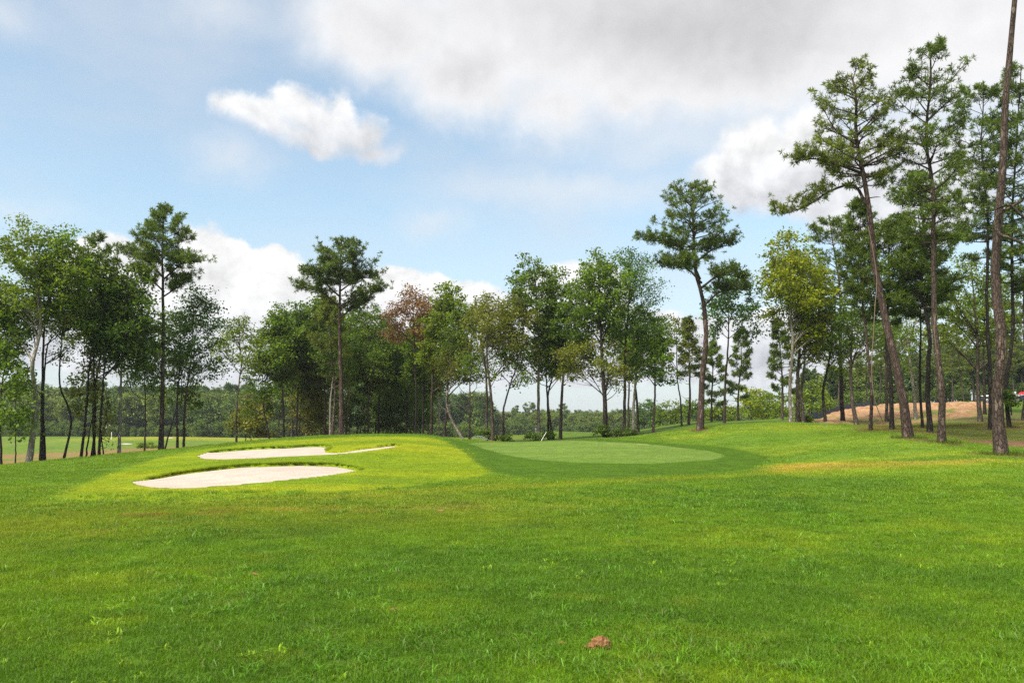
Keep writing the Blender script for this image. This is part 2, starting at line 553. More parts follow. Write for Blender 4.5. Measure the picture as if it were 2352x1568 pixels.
FEET = [(2301, 29.5, 1.1), (2163, 36, 1.0), (2086, 37, 1.1), (2000, 46, .8), (2049, 46, 1.0), (2136, 44, 1.0), (2119, 48, .8), (2275, 46, 1.0), (2319, 47, 1.0), (1608, 54, .8), (1664, 60, .6), (1816, 58, .9), (1833, 60, 1.0), (1845, 59, .9),
        (2252, 57, 1.4), (1968, 58, 1.4), (65, 43, .8), (98, 44, .9), (146, 45, .6), (186, 46, .7), (213, 46.8, .9), (228, 46.2, .7), (274, 47, .7), (370, 49, .8), (1237, 63, 1.2), (1265, 64, 1.3), (1287, 62, 1.0), (1390, 58, 1.4), (1433, 60, 1.2), (1500, 60, .7), (1125, 61, 1.3), (1156, 60, .8)]
FEET = [(at(px, 985, D)[0], D, rr) for px, D, rr in FEET]


def ground_color(x, y):
    """surface colour (albedo) of turf, thatch, sand dust and soil"""
    x, y = np.asarray(x, float), np.asarray(y, float)
    C = np.array
    r = np.hypot(x, y)

    def blend(base, col, f):
        return base + (C(col) - base) * f[..., None]

    n1, n2, n3 = fbm(x * 0.22, y * 0.22, 11), fbm(x * 0.9, y * 0.9, 21), fbm(x * 3.5, y * 3.5, 31, 3)
    streak = fbm(x * 0.10 + y * 0.02, y * 0.75, 61, 3)
    e = (n2 - 0.5) * 0.9 + (n3 - 0.5) * 0.4            # ragged edges
    base = np.zeros(x.shape + (3,)) + C([0.074, 0.150, 0.005])
    base = blend(base, [0.048, 0.116, 0.007], sstep(n1 + (n2 - .5) * .8, 0.48, 0.68) * 0.85)
    base = blend(base, [0.112, 0.180, 0.006], sstep(1 - n1 + (n2 - .5) * .9, 0.55, 0.78) * 0.75)
    base = blend(base, [0.150, 0.170, 0.020], sstep(n3, 0.62, 0.85) * 0.35)
    # thin drier turf between fairway and mound
    dry = sstep(r, 12.5, 16) * (1 - sstep(r, 19, 22.5)) * sstep(-x, -4, 3)
    base = blend(base, [0.13, 0.165, 0.014], dry * 0.5)
    base = blend(base, [0.21, 0.17, 0.05], dry * sstep(streak + (n2 - .5) * .4, 0.66, 0.80) * 0.6)
    soil = np.maximum.reduce([sstep(0.16 - np.hypot((x - cx) / sx, (y - cy)) + (n3 - .5) * .3, 0, 0.1)
                              for cx, cy, sx in [(-6.9, 15.6, 4.2), (-6.2, 15.75, 3.0), (-5.6, 15.9, 2.6), (-6.4, 14.7, 1.5)]])
    base = blend(base, [0.16, 0.085, 0.045], soil * 0.6)
    # farther lawn on the left
    base = blend(base, [0.085, 0.165, 0.010], sstep(r, 20, 30) * 0.6)
    lowf = sstep(y, 50, 58) * (1 - sstep(x, -6, 6))
    base = blend(base, [0.105, 0.165, 0.022], lowf * sstep(streak, 0.3, 0.6))
    brown = sstep(fbm(x * 0.035, y * 0.16, 71, 3) + (n2 - .5) * .2, 0.28, 0.44) * lowf * (1 - sstep(y, 88, 104))
    base = blend(base, [0.20, 0.135, 0.060], brown * 0.9)
    farb = np.maximum(sstep(1.1 - np.hypot((x + 68) / 11, (y - 165) / 16) + (n1 - .5) * .6, 0, .35), sstep(fbm(x * 0.02, y * 0.05, 75, 3), 0.58, 0.66) * sstep(y, 120, 135)) * lowf
    base = blend(base, [0.26, 0.20, 0.05], farb * 0.8)
    base = blend(base, [0.20, 0.235, 0.012], lowf * sstep(y, 135, 150) * (1 - sstep(y, 170, 190)) * sstep(fbm(x * .03, y * .03, 77), .4, .6) * .8)
    # behind the mound and the far mounds: darker ground colour
    base = blend(base, [0.072, 0.135, 0.010], sstep(y, 50, 58) * sstep(x, -6, 6))
    m = sstep(sdist(RMOUND, x, y) + e, -0.6, 0.9)
    base = blend(base, [0.115, 0.195, 0.014], m)
    base = blend(base, [0.165, 0.215, 0.016], m * sstep(streak + (n2 - .5) * .3, 0.5, 0.7) * 0.75)
    base = blend(base, [0.068, 0.150, 0.012], m * sstep(1 - streak + (n3 - .5) * .4, 0.52, 0.70) * 0.7)
    m = sstep(sdist(STRIP, x, y) + e * 0.3, -0.25, 0.25)
    base = blend(base, [0.165, 0.205, 0.014], m * 0.6)
    m = sstep(sdist(YELLOW, x, y) + e * 0.22, -0.18, 0.18)
    base = blend(base, [0.150, 0.220, 0.003], m)
    base = blend(base, [0.205, 0.248, 0.004], m * sstep(streak + (n2 - .5) * .1, 0.5, 0.72) * 0.8)
    base = blend(base, [0.105, 0.185, 0.004], m * sstep(1 - streak + (n3 - .5) * .1, 0.52, 0.72) * 0.75)
    m = sstep(sdist(APRON, x, y) + e * 0.12, -0.12, 0.14)
    base = blend(base, [0.050, 0.112, 0.002], m)
    base = blend(base, [0.040, 0.096, 0.003], m * sstep(n2, 0.5, 0.7) * 0.5)
    m = sstep(sdist(GREEN, x, y) + e * 0.08, -0.06, 0.08)
    base = blend(base, [0.112, 0.188, 0.034], m)
    base = blend(base, [0.098, 0.176, 0.024], m * sstep(streak, .42, .6))
    pal = m * sstep(y, 43, 47) * sstep(streak + (n3 - .5) * .5, 0.45, 0.65) * sstep(x, 4, 8)
    base = blend(base, [0.33, 0.36, 0.18], pal * 0.8)
    m = sstep(sdist(TAN, x, y) + e * 0.9, -0.35, 0.6)
    base = blend(base, [0.285, 0.225, 0.055], m * (0.55 + 0.4 * sstep(streak, .4, .6)))
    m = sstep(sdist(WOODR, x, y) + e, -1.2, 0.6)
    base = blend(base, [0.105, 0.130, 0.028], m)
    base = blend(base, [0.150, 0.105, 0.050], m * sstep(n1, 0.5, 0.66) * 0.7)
    m = sstep(sdist(BANK, x, y) + e * 0.8, -0.4, 0.8)
    base = blend(base, [0.36, 0.235, 0.148], m)
    base = blend(base, [0.25, 0.140, 0.080], m * sstep(n3 + (streak - .5) * .5, 0.45, 0.7))
    base = blend(base, [0.16, 0.20, 0.04], m * sstep(n1, 0.58, 0.66) * 0.8)
    m = sstep(sdist(PATH, x, y) + e * 0.4, -0.2, 0.3)
    base = blend(base, [0.16, 0.095, 0.062], m)
    base = blend(base, [0.10, 0.055, 0.036], m * sstep(n3, 0.5, 0.7))
    for fx, fy, rr in FEET:                   # needle litter and worn soil round the trunks
        k = (np.abs(x - fx) < 3) & (np.abs(y - fy) < 4)
        if k.any():
            d = np.hypot(x[k] - fx, (y[k] - fy) * 0.8) / rr + (n3[k] - .5) * .9
            f = (1 - sstep(d, 0.45, 1.15)) * 0.8
            base[k] = base[k] + (C([0.105, 0.072, 0.042]) - base[k]) * f[:, None]
    return np.clip(base * C([0.94, 0.87, 0.75]) * (0.86 + 0.28 * n3)[..., None], 0, 1)


LIP = 0.16


def ground(x, y):
    z = ground_raw(x, y)
    for B in (BUNK1, BUNK2):
        x, y = np.atleast_1d(x), np.atleast_1d(y)
        k = (np.abs(x - B[:, 0].mean()) < 14) & (np.abs(y - B[:, 1].mean()) < 10)
        if k.any():
            sd = sdist(B, x[k], y[k])
            z[k] = z[k] - sstep(sd, 0.0, 0.22) * 0.45 
    return z


def bank_relief(x, y):
    k = (x > 15) & (y > 50) & (y < 110)
    z = np.zeros(len(x))
    if k.any():
        m = sstep(sdist(BANK, x[k], y[k]), -0.5, 1.5)
        z[k] = m * ((fbm(x[k] * 0.55, y[k] * 0.9, 131, 4) - 0.5) * 0.9 + (fbm(x[k] * 2.2 + y[k], y[k] * 1.2, 133, 3) - .5) * .3)
    return z


def build_ground():
    r = [0.6]
    while r[-1] < 15:
        r.append(r[-1] * 1.035 + 0.004)
    while r[-1] < 48:
        r.append(r[-1] + 0.22)
    while r[-1] < 112:
        r.append(r[-1] + 0.62)
    while r[-1] < 3200:
        r.append(r[-1] * 1.06)
    r = np.array(r)
    a = np.r_[np.linspace(-180, -48, 34)[:-1], np.arange(-48, 44.01, 0.19), np.linspace(48, 180, 34)[:-1]]
    a = np.radians(a)
    A, R = np.meshgrid(a, r)
    X, Y = (R * np.sin(A)).ravel(), (R * np.cos(A)).ravel()
    Z = ground(X, Y) + bank_relief(X, Y)
    na, nr = len(a), len(r)
    i = np.arange(nr - 1)[:, None] * na
    j = np.arange(na)[None]
    k = (j + 1) % na
    Q = np.stack([i + j, i + k, i + na + k, i + na + j], -1).reshape(-1, 4)[:, ::-1]
    m, g, out = new_mat('turf')
    col = g.n('ShaderNodeAttribute', attribute_name='gcol').outputs['Color']
    pos = g.n('ShaderNodeNewGeometry').outputs['Position']
    f1 = g.noise(pos, 14.0, 4, 0.7)
    f2 = g.noise(g.vm('MULTIPLY', pos, (0.6, 1.0, 1.0)), 2.4, 4, 0.65)
    v = g.m('MULTIPLY', g.step(f1.outputs[0], 0.28, 0.72, 0.5, 1.45), g.step(f2.outputs[0], 0.3, 0.7, 0.82, 1.18))
    c = g.mix(1.0, col, g.comb(v, v, v), 'MULTIPLY')
    b = bump(g, g.m('ADD', f1.outputs[0], f2.outputs[0]), 0.55, 0.06)
    g.put(out.inputs[0], principled(g, c, 0.9, 0.12, b))
    me = quads_mesh('ground', np.c_[X, Y, Z], Q, m, True)
    ca = me.color_attributes.new('gcol', 'FLOAT_COLOR', 'POINT')
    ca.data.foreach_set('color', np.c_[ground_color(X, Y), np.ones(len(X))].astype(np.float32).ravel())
    return link('ground', me, kind='structure')


build_ground()


def sand_mat():
    m, g, out = new_mat('bunker_sand')
    pos = g.n('ShaderNodeNewGeometry').outputs['Position']
    a = g.noise(pos, 1.3, 4, 0.6)
    b = g.noise(g.vm('MULTIPLY', pos, (1.0, 3.0, 1.0)), 9.0, 4, 0.7)
    c = g.mix(g.step(a.outputs[0], 0.3, 0.7), (0.36, 0.30, 0.25), (0.42, 0.362, 0.308))
    c = g.mix(g.step(b.outputs[0], 0.58, 0.75, 0.0, 0.35), c, (0.34, 0.26, 0.20))
    wv = g.n('ShaderNodeTexWave', wave_type='BANDS', bands_direction='DIAGONAL')
    g.put(wv.inputs['Vector'], g.vm('ADD', pos, g.vm('MULTIPLY', a.outputs[1], (0.8, 0.8, 0))))
    wv.inputs['Scale'].default_value = 3.2
    wv.inputs['Distortion'].default_value = 3.0
    d2 = g.noise(pos, 3.2, 3, 0.6)
    c = g.mix(g.step(d2.outputs[0], 0.56, 0.70, 0.0, 0.4), c, (0.36, 0.29, 0.235))
    h = g.m('ADD', g.m('ADD', a.outputs[0], b.outputs[0]), g.m('ADD', g.m('MULTIPLY', wv.outputs[1], 0.35), d2.outputs[0]))
    g.put(out.inputs[0], principled(g, c, 0.95, 0.1, bump(g, h, 0.4, 0.07)))
    return m


SAND = sand_mat()


def sheet(name, P, dz, step, mat, **kw):
    """ground-hugging sheet with outline P"""
    x0, y0 = P.min(0)
    x1, y1 = P.max(0)
    xs, ys = np.arange(x0 - step, x1 + step, step), np.arange(y0 - step, y1 + step, step)
    X, Y = np.meshgrid(xs, ys)
    z = ground_raw(X.ravel(), Y.ravel()) + dz
    sd = sdist(P, X.ravel(), Y.ravel())
    if dz < 0:                                # flush with the turf in front, deeper under the back lip
        xs_, ys_ = X.ravel(), Y.ravel()
        lo = np.full(len(xs_), 1e9)
        hi = np.full(len(xs_), -1e9)
        for (ax, ay), (bx, by) in zip(P, np.roll(P, -1, 0)):
            k = (xs_ >= min(ax, bx) - .06) & (xs_ <= max(ax, bx) + .06)
            q = ay + (by - ay) * np.clip((xs_[k] - ax) / (bx - ax + 1e-9), 0, 1)
            lo[k], hi[k] = np.minimum(lo[k], q), np.maximum(hi[k], q)
        v = np.clip((ys_ - lo) / np.maximum(hi - lo, 0.3), 0, 1)
        z = z - dz - 0.015 + dz * v ** 1.5
    nx, ny = len(xs), len(ys)
    i = np.arange(ny - 1)[:, None] * nx
    j = np.arange(nx - 1)[None]
    Q = np.stack([i + j, i + j + 1, i + nx + j + 1, i + nx + j], -1).reshape(-1, 4)
    keep = (sd[Q] > -0.12).any(1) if dz < 0 else (sd[Q] > 0).all(1)
    Q = Q[keep]
    used = np.unique(Q)
    mp = np.zeros(len(z), int)
    mp[used] = np.arange(len(used))
    me = quads_mesh(name, np.c_[X.ravel(), Y.ravel(), z][used], mp[Q], mat, True)
    return link(name, me, **kw)


sheet('sand_bunker', BUNK1, -0.09, 0.12, SAND, label="wide pale sand bunker at the front of the yellow-green mound", cat="bunker")
sheet('sand_bunker', BUNK2, -0.08, 0.12, SAND, label="smaller sand bunker with a thin tail under the crest of the mound", cat="bunker")
for pts, lab in (([(268, 1020), (290, 1018), (310, 1019.5), (300, 1021.5), (282, 1022)], "small sand bunker in the low field below the white marker pole"),
                 ([(372, 1006), (392, 1004.6), (404, 1006), (388, 1007.4)], "thin sand bunker on the low rise across the far field"),
                 ([(45, 996.5), (62, 995.6), (74, 997), (58, 998.4)], "sliver of sand bunker far off near the tree line behind the pale trunk")):
    sheet('sand_bunker', smooth_poly(np.array([hit(px, py, 70, 240) for px, py in pts]), 40), 0.05, 0.5, SAND, label=lab, cat="bunker", group="sand bunkers in the far field")


# ------------------------------------------------------------------ grass blades on the nearer turf (nobody could count it)
def tuft(name, n, rad, h0, h1, w, lean, seed, mat):
    r = np.random.default_rng(seed)
    rr, th = rad * np.sqrt(r.random(n)), r.random(n) * 2 * math.pi
    b = np.c_[rr * np.cos(th), rr * np.sin(th), np.full(n, -0.006)]
    h = h0 + (h1 - h0) * r.random(n) ** 1.4
    d = r.random(n) * 2 * math.pi
    L = lean * (0.3 + r.random(n))
    dx, dy = np.cos(d) * L, np.sin(d) * L
    fx = r.random(n) * 2 * math.pi
    sx, sy = np.cos(fx) * w, np.sin(fx) * w
    V = np.empty((n, 6, 3))
    Z0 = np.zeros(n)
    side = np.c_[sx, sy, Z0]
    mid = b + np.c_[dx * 0.35 * h, dy * 0.35 * h, 0.62 * h]
    tip = b + np.c_[dx * h, dy * h, h * (1 - 0.25 * np.minimum(L, 1.4))]
    V[:, 0], V[:, 1], V[:, 2], V[:, 3] = b - side, b + side, mid + side * .8, mid - side * .8
    V[:, 4], V[:, 5] = tip + side * .12, tip - side * .12
    k = np.arange(n)[:, None] * 6
    Q = np.concatenate([k + [0, 1, 2, 3], k + [3, 2, 4, 5]])
    return bpy.data.objects.new(name, quads_mesh(name, V.reshape(-1, 3), Q, mat))


def grass_mat():
    m, g, out = new_mat('grass_blade')
    col = g.n('ShaderNodeAttribute', attribute_name='tint', attribute_type='INSTANCER').outputs['Color']
    geo = g.n('ShaderNodeNewGeometry')
    r = geo.outputs['Random Per Island']
    v = g.step(r, 0, 1, 0.72, 1.5, False)
    c = g.mix(1.0, col, g.comb(v, v, v), 'MULTIPLY')
    c = g.mix(g.step(g.m('FRACT', g.m('MULTIPLY', r, 23.0)), 0.93, 0.99, 0, 0.7), c, (0.24, 0.20, 0.075))
    d = principled(g, c, 0.5, 0.3)
    tr = g.n('ShaderNodeBsdfTranslucent')
    g.put(tr.inputs[0], g.mix(1.0, c, (1.5, 1.4, 0.6), 'MULTIPLY'))
    mx = g.n('ShaderNodeMixShader')
    mx.inputs[0].default_value = 0.35
    g.put(mx.inputs[1], d)
    g.put(mx.inputs[2], tr.outputs[0])
    g.put(out.inputs[0], mx.outputs[0])
    return m


def points_instancer(name, co, rot, scl, idx, tint, coll, **kw):
    me = bpy.data.meshes.new(name)
    me.vertices.add(len(co))
    me.vertices.foreach_set('co', np.asarray(co, np.float32).ravel())
    for nm, typ, key, arr in (('rot', 'FLOAT_VECTOR', 'vector', rot), ('scl', 'FLOAT_VECTOR', 'vector', scl), ('idx', 'INT', 'value', idx), ('tint', 'FLOAT_VECTOR', 'vector', tint)):
        at_ = me.attributes.new(nm, typ, 'POINT')
        at_.data.foreach_set(key, np.asarray(arr, np.int32 if typ == 'INT' else np.float32).ravel())
    o = link(name, me, **kw)
    ng = bpy.data.node_groups.new(name, 'GeometryNodeTree')
    ng.interface.new_socket('Geometry', in_out='INPUT', socket_type='NodeSocketGeometry')
    ng.interface.new_socket('Geometry', in_out='OUTPUT', socket_type='NodeSocketGeometry')
    N = ng.nodes
    gi, go, ip, ci = N.new('NodeGroupInput'), N.new('NodeGroupOutput'), N.new('GeometryNodeInstanceOnPoints'), N.new('GeometryNodeCollectionInfo')
    ci.inputs['Collection'].default_value = coll
    ci.inputs['Separate Children'].default_value = True
    ci.inputs['Reset Children'].default_value = True
    ip.inputs['Pick Instance'].default_value = True

    def attr(nm, typ):
        a = N.new('GeometryNodeInputNamedAttribute')
        a.data_type = typ
        a.inputs['Name'].default_value = nm
        return a.outputs['Attribute']
    L = ng.links
    L.new(gi.outputs[0], ip.inputs['Points'])
    L.new(ci.outputs[0], ip.inputs['Instance'])
    L.new(attr('idx', 'INT'), ip.inputs['Instance Index'])
    e2r = N.new('FunctionNodeEulerToRotation')
    L.new(attr('rot', 'FLOAT_VECTOR'), e2r.inputs[0])
    L.new(e2r.outputs[0], ip.inputs['Rotation'])
    L.new(attr('scl', 'FLOAT_VECTOR'), ip.inputs['Scale'])
    L.new(ip.outputs[0], go.inputs[0])
    md = o.modifiers.new('scatter', 'NODES')
    md.node_group = ng
    return o


def build_grass():
    GM = grass_mat()
    coll = bpy.data.collections.new('grass_tufts')
    specs = [  # n, rad, h0, h1, w, lean
        (130, 0.17, 0.016, 0.045, 0.0017, 0.8), (130, 0.17, 0.014, 0.040, 0.0017, 1.0), (120, 0.16, 0.018, 0.055, 0.0019, 0.8),
        (46, 0.12, 0.03, 0.085, 0.0036, 1.3), (34, 0.10, 0.03, 0.10, 0.0046, 1.5),       # coarse crabgrass
        (26, 0.07, 0.03, 0.07, 0.0075, 1.2),                                              # pale broad-leaved weed
        (150, 0.45, 0.02, 0.06, 0.0040, 0.9), (150, 0.45, 0.02, 0.055, 0.0042, 1.0),      # far turf
        (170, 0.26, 0.05, 0.24, 0.0050, 0.7),                                             # long fringe
    ]
    for i, s in enumerate(specs):
        coll.objects.link(tuft('tuft_%d' % i, *s, 100 + i, GM))
    r = np.random.default_rng(3)
    P, I, S = [], [], []

    def scatter(d0, d1, dens, kinds, s0, s1, half=0.80, fn=None):
        # uniform in the wedge between depths d0 and d1
        area = half * (d1 * d1 - d0 * d0)
        n = int(area * dens)
        Y = np.sqrt(r.random(n) * (d1 * d1 - d0 * d0) + d0 * d0)
        X = (r.random(n) * 2 - 1) * half * Y
        k = np.ones(n, bool)
        for B in (BUNK1, BUNK2):
            k &= sdist(B, X, Y) < (-0.22 if d1 <= 17 else -0.6)
        k &= sdist(GREEN, X, Y) < 0
        k &= sdist(PATH, X, Y) < 0.1
        k &= sdist(BANK, X, Y) < 0
        if fn is not None:
            k &= fn(X, Y) > r.random(n)
        X, Y = X[k], Y[k]
        P.append(np.c_[X, Y, ground(X, Y)])
        I.append(r.choice(kinds, len(X)))
        S.append(s0 + (s1 - s0) * r.random(len(X)))

    weedy = lambda X, Y: sstep(fbm(X * 0.35, Y * 0.35, 11) + (fbm(X * 1.6, Y * 1.6, 41) - .5) * .5, 0.44, 0.66)
    patch = lambda X, Y: sstep(fbm(X * 0.5, Y * 0.5, 91), 0.50, 0.64) * sstep(fbm(X * 1.8, Y * 1.8, 92), .40, .6)
    short = lambda X, Y: 1 - 0.75 * (sdist(APRON, X, Y) > 0)
    scatter(3.0, 9, 120, [0, 1, 2], 0.75, 1.3, 0.95)
    scatter(9, 17, 62, [0, 1, 2], 0.9, 1.5, 0.86)
    scatter(17, 30, 13.0, [6, 7], 0.8, 1.2, 0.80, short)
    scatter(30, 56, 4.0, [6, 7], 1.0, 1.5, 0.76, short)
    scatter(3.0, 12, 30, [3, 4], 0.6, 1.25, 0.95, weedy)
    scatter(12, 22, 12, [3, 4], 0.9, 1.6, 0.86, weedy)
    scatter(3.0, 12, 12, [5], 0.5, 1.1, 0.95, patch)
    # fringe hanging over the bunker rims
    for B in (BUNK1, BUNK2):
        n = 1500
        t = r.random(n) * len(B)
        i0 = t.astype(int)
        q = B[i0] + (B[(i0 + 1) % len(B)] - B[i0]) * (t - i0)[:, None]
        c = B.mean(0)
        dn = q - c
        dn /= np.linalg.norm(dn, axis=1)[:, None]
        q = q + dn * (r.random(n) * 0.12)[:, None]
        ok = (sdist(BUNK1, q[:, 0], q[:, 1]) < 0.02) & (sdist(BUNK2, q[:, 0], q[:, 1]) < 0.02)
        lo, hi = np.full(n, 1e9), np.full(n, -1e9)
        for (ax, ay), (bx, by) in zip(B, np.roll(B, -1, 0)):
            k = (q[:, 0] >= min(ax, bx) - .15) & (q[:, 0] <= max(ax, bx) + .15)
            lo[k], hi[k] = np.minimum(lo[k], min(ay, by)), np.maximum(hi[k], max(ay, by))
        back = (q[:, 1] > (lo + hi) / 2) & (hi - lo > 1.3) & ~((q[:, 0] > -8.4) & (q[:, 1] > 33) & (q[:, 1] < 37.9))
        ok &= back
        q, bk = q[ok], back[ok]
        P.append(np.c_[q, ground(q[:, 0], q[:, 1]) + 0.01])
        I.append(np.full(len(q), 8))
        S.append(np.where(bk, 0.14 + 0.22 * r.random(len(q)), 0.1))
    P, I, S = np.concatenate(P), np.concatenate(I), np.concatenate(S)
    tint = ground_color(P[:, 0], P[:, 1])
    lum = tint.sum(1, keepdims=True)
    w = np.isin(I, (3, 4))[:, None]
    tint = np.where(w, tint * 0.5 + np.array([0.048, 0.128, 0.008]) * 0.5, tint)
    tint = np.where((I == 5)[:, None], np.array([0.110, 0.180, 0.010]), tint)
    tint = np.where((I == 8)[:, None], tint * 0.75 + np.array([0.07, 0.14, 0.004]) * 0.25, tint)
    tint = tint * (0.88 + 0.72 * r.random((len(P), 1))) * np.array([1.24, 1.25, 0.75])
    rot = np.c_[(r.random((len(P), 2)) - 0.5) * 0.2, r.random(len(P)) * 6.283]
    scl = np.repeat(S[:, None], 3, 1)
    mown = np.isin(I, (6, 7)) & ((sdist(YELLOW, P[:, 0], P[:, 1]) > -0.3) | (sdist(APRON, P[:, 0], P[:, 1]) > -0.3))
    scl[mown, 2] *= 0.4                       # the mound and collar are cut short
    points_instancer('grass', P, rot, scl, I, tint, coll, kind='stuff', label="green mown grass with coarse weedy patches covering the fairway and mounds")
    print('tufts', len(P))


build_grass()
# ------------------------------------------------------------------ trees
def leaf_quads(C, A, B):
    """rhombus leaves: centres C, half axes A and B"""
    V = np.stack([C - A, C + B, C + A, C - B], 1).reshape(-1, 3)
    Q = np.arange(len(V)).reshape(-1, 4)
    return V, Q


def unit(v):
    return v / (np.linalg.norm(v, axis=-1, keepdims=True) + 1e-9)


def trunk_tube(acc, pts, r0, r, taper=0.25, sides=9, flare=0.30, n=22, wob=0.02):
    P = spline(pts, n)
    t = np.linspace(0, 1, n)
    P[1:-1] += r.normal(0, wob, (n - 2, 3)) * np.array([1, 1, 0])
    L = np.linalg.norm(P[-1] - P[0])
    rad = r0 * (1 - (1 - taper) * t ** 1.15) + r0 * flare * np.exp(-t * L / (2.2 * r0 + 0.15))
    rad *= 1 + r.normal(0, 0.025, n)
    P = np.vstack([P[0] - (0, 0, 0.5), P])
    acc.tube(P, np.r_[rad[0] * 1.1, rad], sides)
    return P[1:], rad


def kmeans(C, k, r):
    k = min(k, len(C))
    m = C[r.choice(len(C), k, replace=False)]
    for _ in range(6):
        lab = ((C[:, None] - m[None]) ** 2).sum(-1).argmin(1)
        for i in range(k):
            if (lab == i).any():
                m[i] = C[lab == i].mean(0)
    return lab, m


def broad_meshes(path, r0, crown, seed, nclus, nleaf, leaf, barkmat, clump=0.5, lobes=7, bare=0, sides=9, shell=0.55):
    """path: trunk points (local), crown: centre, radii"""
    r = np.random.default_rng(seed)
    acc = Acc()
    P, rad = trunk_tube(acc, path, r0, r, 0.2, sides, wob=0.012)
    c, R = np.array(crown[0]), np.array(crown[1])
    lobec = [c + R * np.array([0, 0, 0.55])]
    lober = [R * np.array([0.55, 0.55, 0.45])]
    for i in range(lobes):
        a = i * 2.4 + r.random() * 0.8
        h = -0.62 + 1.15 * (i + r.random() * .6) / lobes
        wid = 0.62 * math.sqrt(max(0.15, 1 - (h * 0.95) ** 2))
        lobec.append(c + R * np.array([math.cos(a) * wid, math.sin(a) * wid, h]))
        lober.append(R * (0.36 + 0.22 * r.random()) * np.array([1, 1, 0.72]))
    lobec, lober = np.array(lobec), np.array(lober)
    vol = lober.prod(1) ** 0.8
    n = nclus * 5
    k = r.choice(len(lobec), n, p=vol / vol.sum())
    d = unit(r.normal(size=(n, 3)))
    C = lobec[k] + d * lober[k] * (r.random((n, 1)) ** (1 - shell))
    keep, dm = [], 0.62 * clump
    for i in range(n):
        if len(keep) >= nclus:
            break
        if not keep or (((C[keep] - C[i]) ** 2).sum(1) > dm * dm).all():
            keep.append(i)
    C = C[keep]
    # limbs
    lab, mean = kmeans(C, max(5, len(C) // 9), r)
    for j in range(len(mean)):
        idx = np.where(lab == j)[0]
        if not len(idx):
            continue
        g = mean[j]
        ax = np.hypot(P[:, 0] - g[0], P[:, 1] - g[1]).min()
        zs = g[2] - ax * (0.7 + 0.5 * r.random()) - 0.3
        zs = np.clip(zs, P[0, 2] + 0.33 * (P[-1, 2] - P[0, 2]), P[-1, 2] - 0.2)
        i0 = int(np.abs(P[:, 2] - zs).argmin())
        s = P[i0]
        mid = s * 0.5 + g * 0.5 + np.array([0, 0, 0.10 * np.linalg.norm(g - s)]) * (r.random() - 0.2) + r.normal(0, 0.12, 3)
        lp = spline([s, mid, g], 7)
        rl = np.linspace(min(rad[i0] * 0.62, 0.02 + 0.028 * np.linalg.norm(g - s)), 0.014, 7)
        acc.tube(lp, rl, 5)
        for q in idx:
            tt = int(r.integers(2, 7))
            a = lp[tt]
            m2 = (a + C[q]) / 2 + r.normal(0, 0.08, 3) + np.array([0, 0, 0.06])
            acc.tube(spline([a, m2, C[q]], 4), [rl[tt] * .7, 0.012, 0.009, 0.006], 3)
    for j in range(bare):                      # bare dead limbs under the crown
        i0 = int(len(P) * (0.35 + 0.3 * r.random()))
        a = r.random() * 6.28
        d = np.array([math.cos(a), math.sin(a) * .6, 0.35 + 0.4 * r.random()])
        L = 0.8 + 1.6 * r.random()
        p1 = P[i0] + d * L * 0.5 + r.normal(0, .1, 3)
        p2 = P[i0] + d * L + np.array([0, 0, 0.3]) + r.normal(0, .15, 3)
        acc.tube(spline([P[i0], p1, p2], 6), np.linspace(0.035, 0.008, 6), 4)
        acc.tube(spline([p1, p1 + unit(d + r.normal(0, .6, 3)) * L * .5], 3), [0.015, 0.01, 0.005], 3)
    # leaves
    m = len(C)
    cnt = (nleaf * (0.5 + r.random(m))).astype(int)
    k = np.repeat(np.arange(m), cnt)
    sz = (0.7 + 0.6 * r.random(m))[k, None]
    LC = C[k] + r.normal(size=(len(k), 3)) * np.array([0.40, 0.40, 0.26]) * clump * sz
    N = unit(r.normal(size=(len(k), 3)) + np.array([0, 0, 0.7]))
    A = unit(np.cross(N, r.normal(size=(len(k), 3))))
    B = np.cross(N, A)
    s = leaf * (0.65 + 0.7 * r.random((len(k), 1)))
    V, Q = leaf_quads(LC, A * s, B * s * 0.58)
    return acc.mesh('trunk', barkmat, True), quads_mesh('crown', V, Q, LEAF)


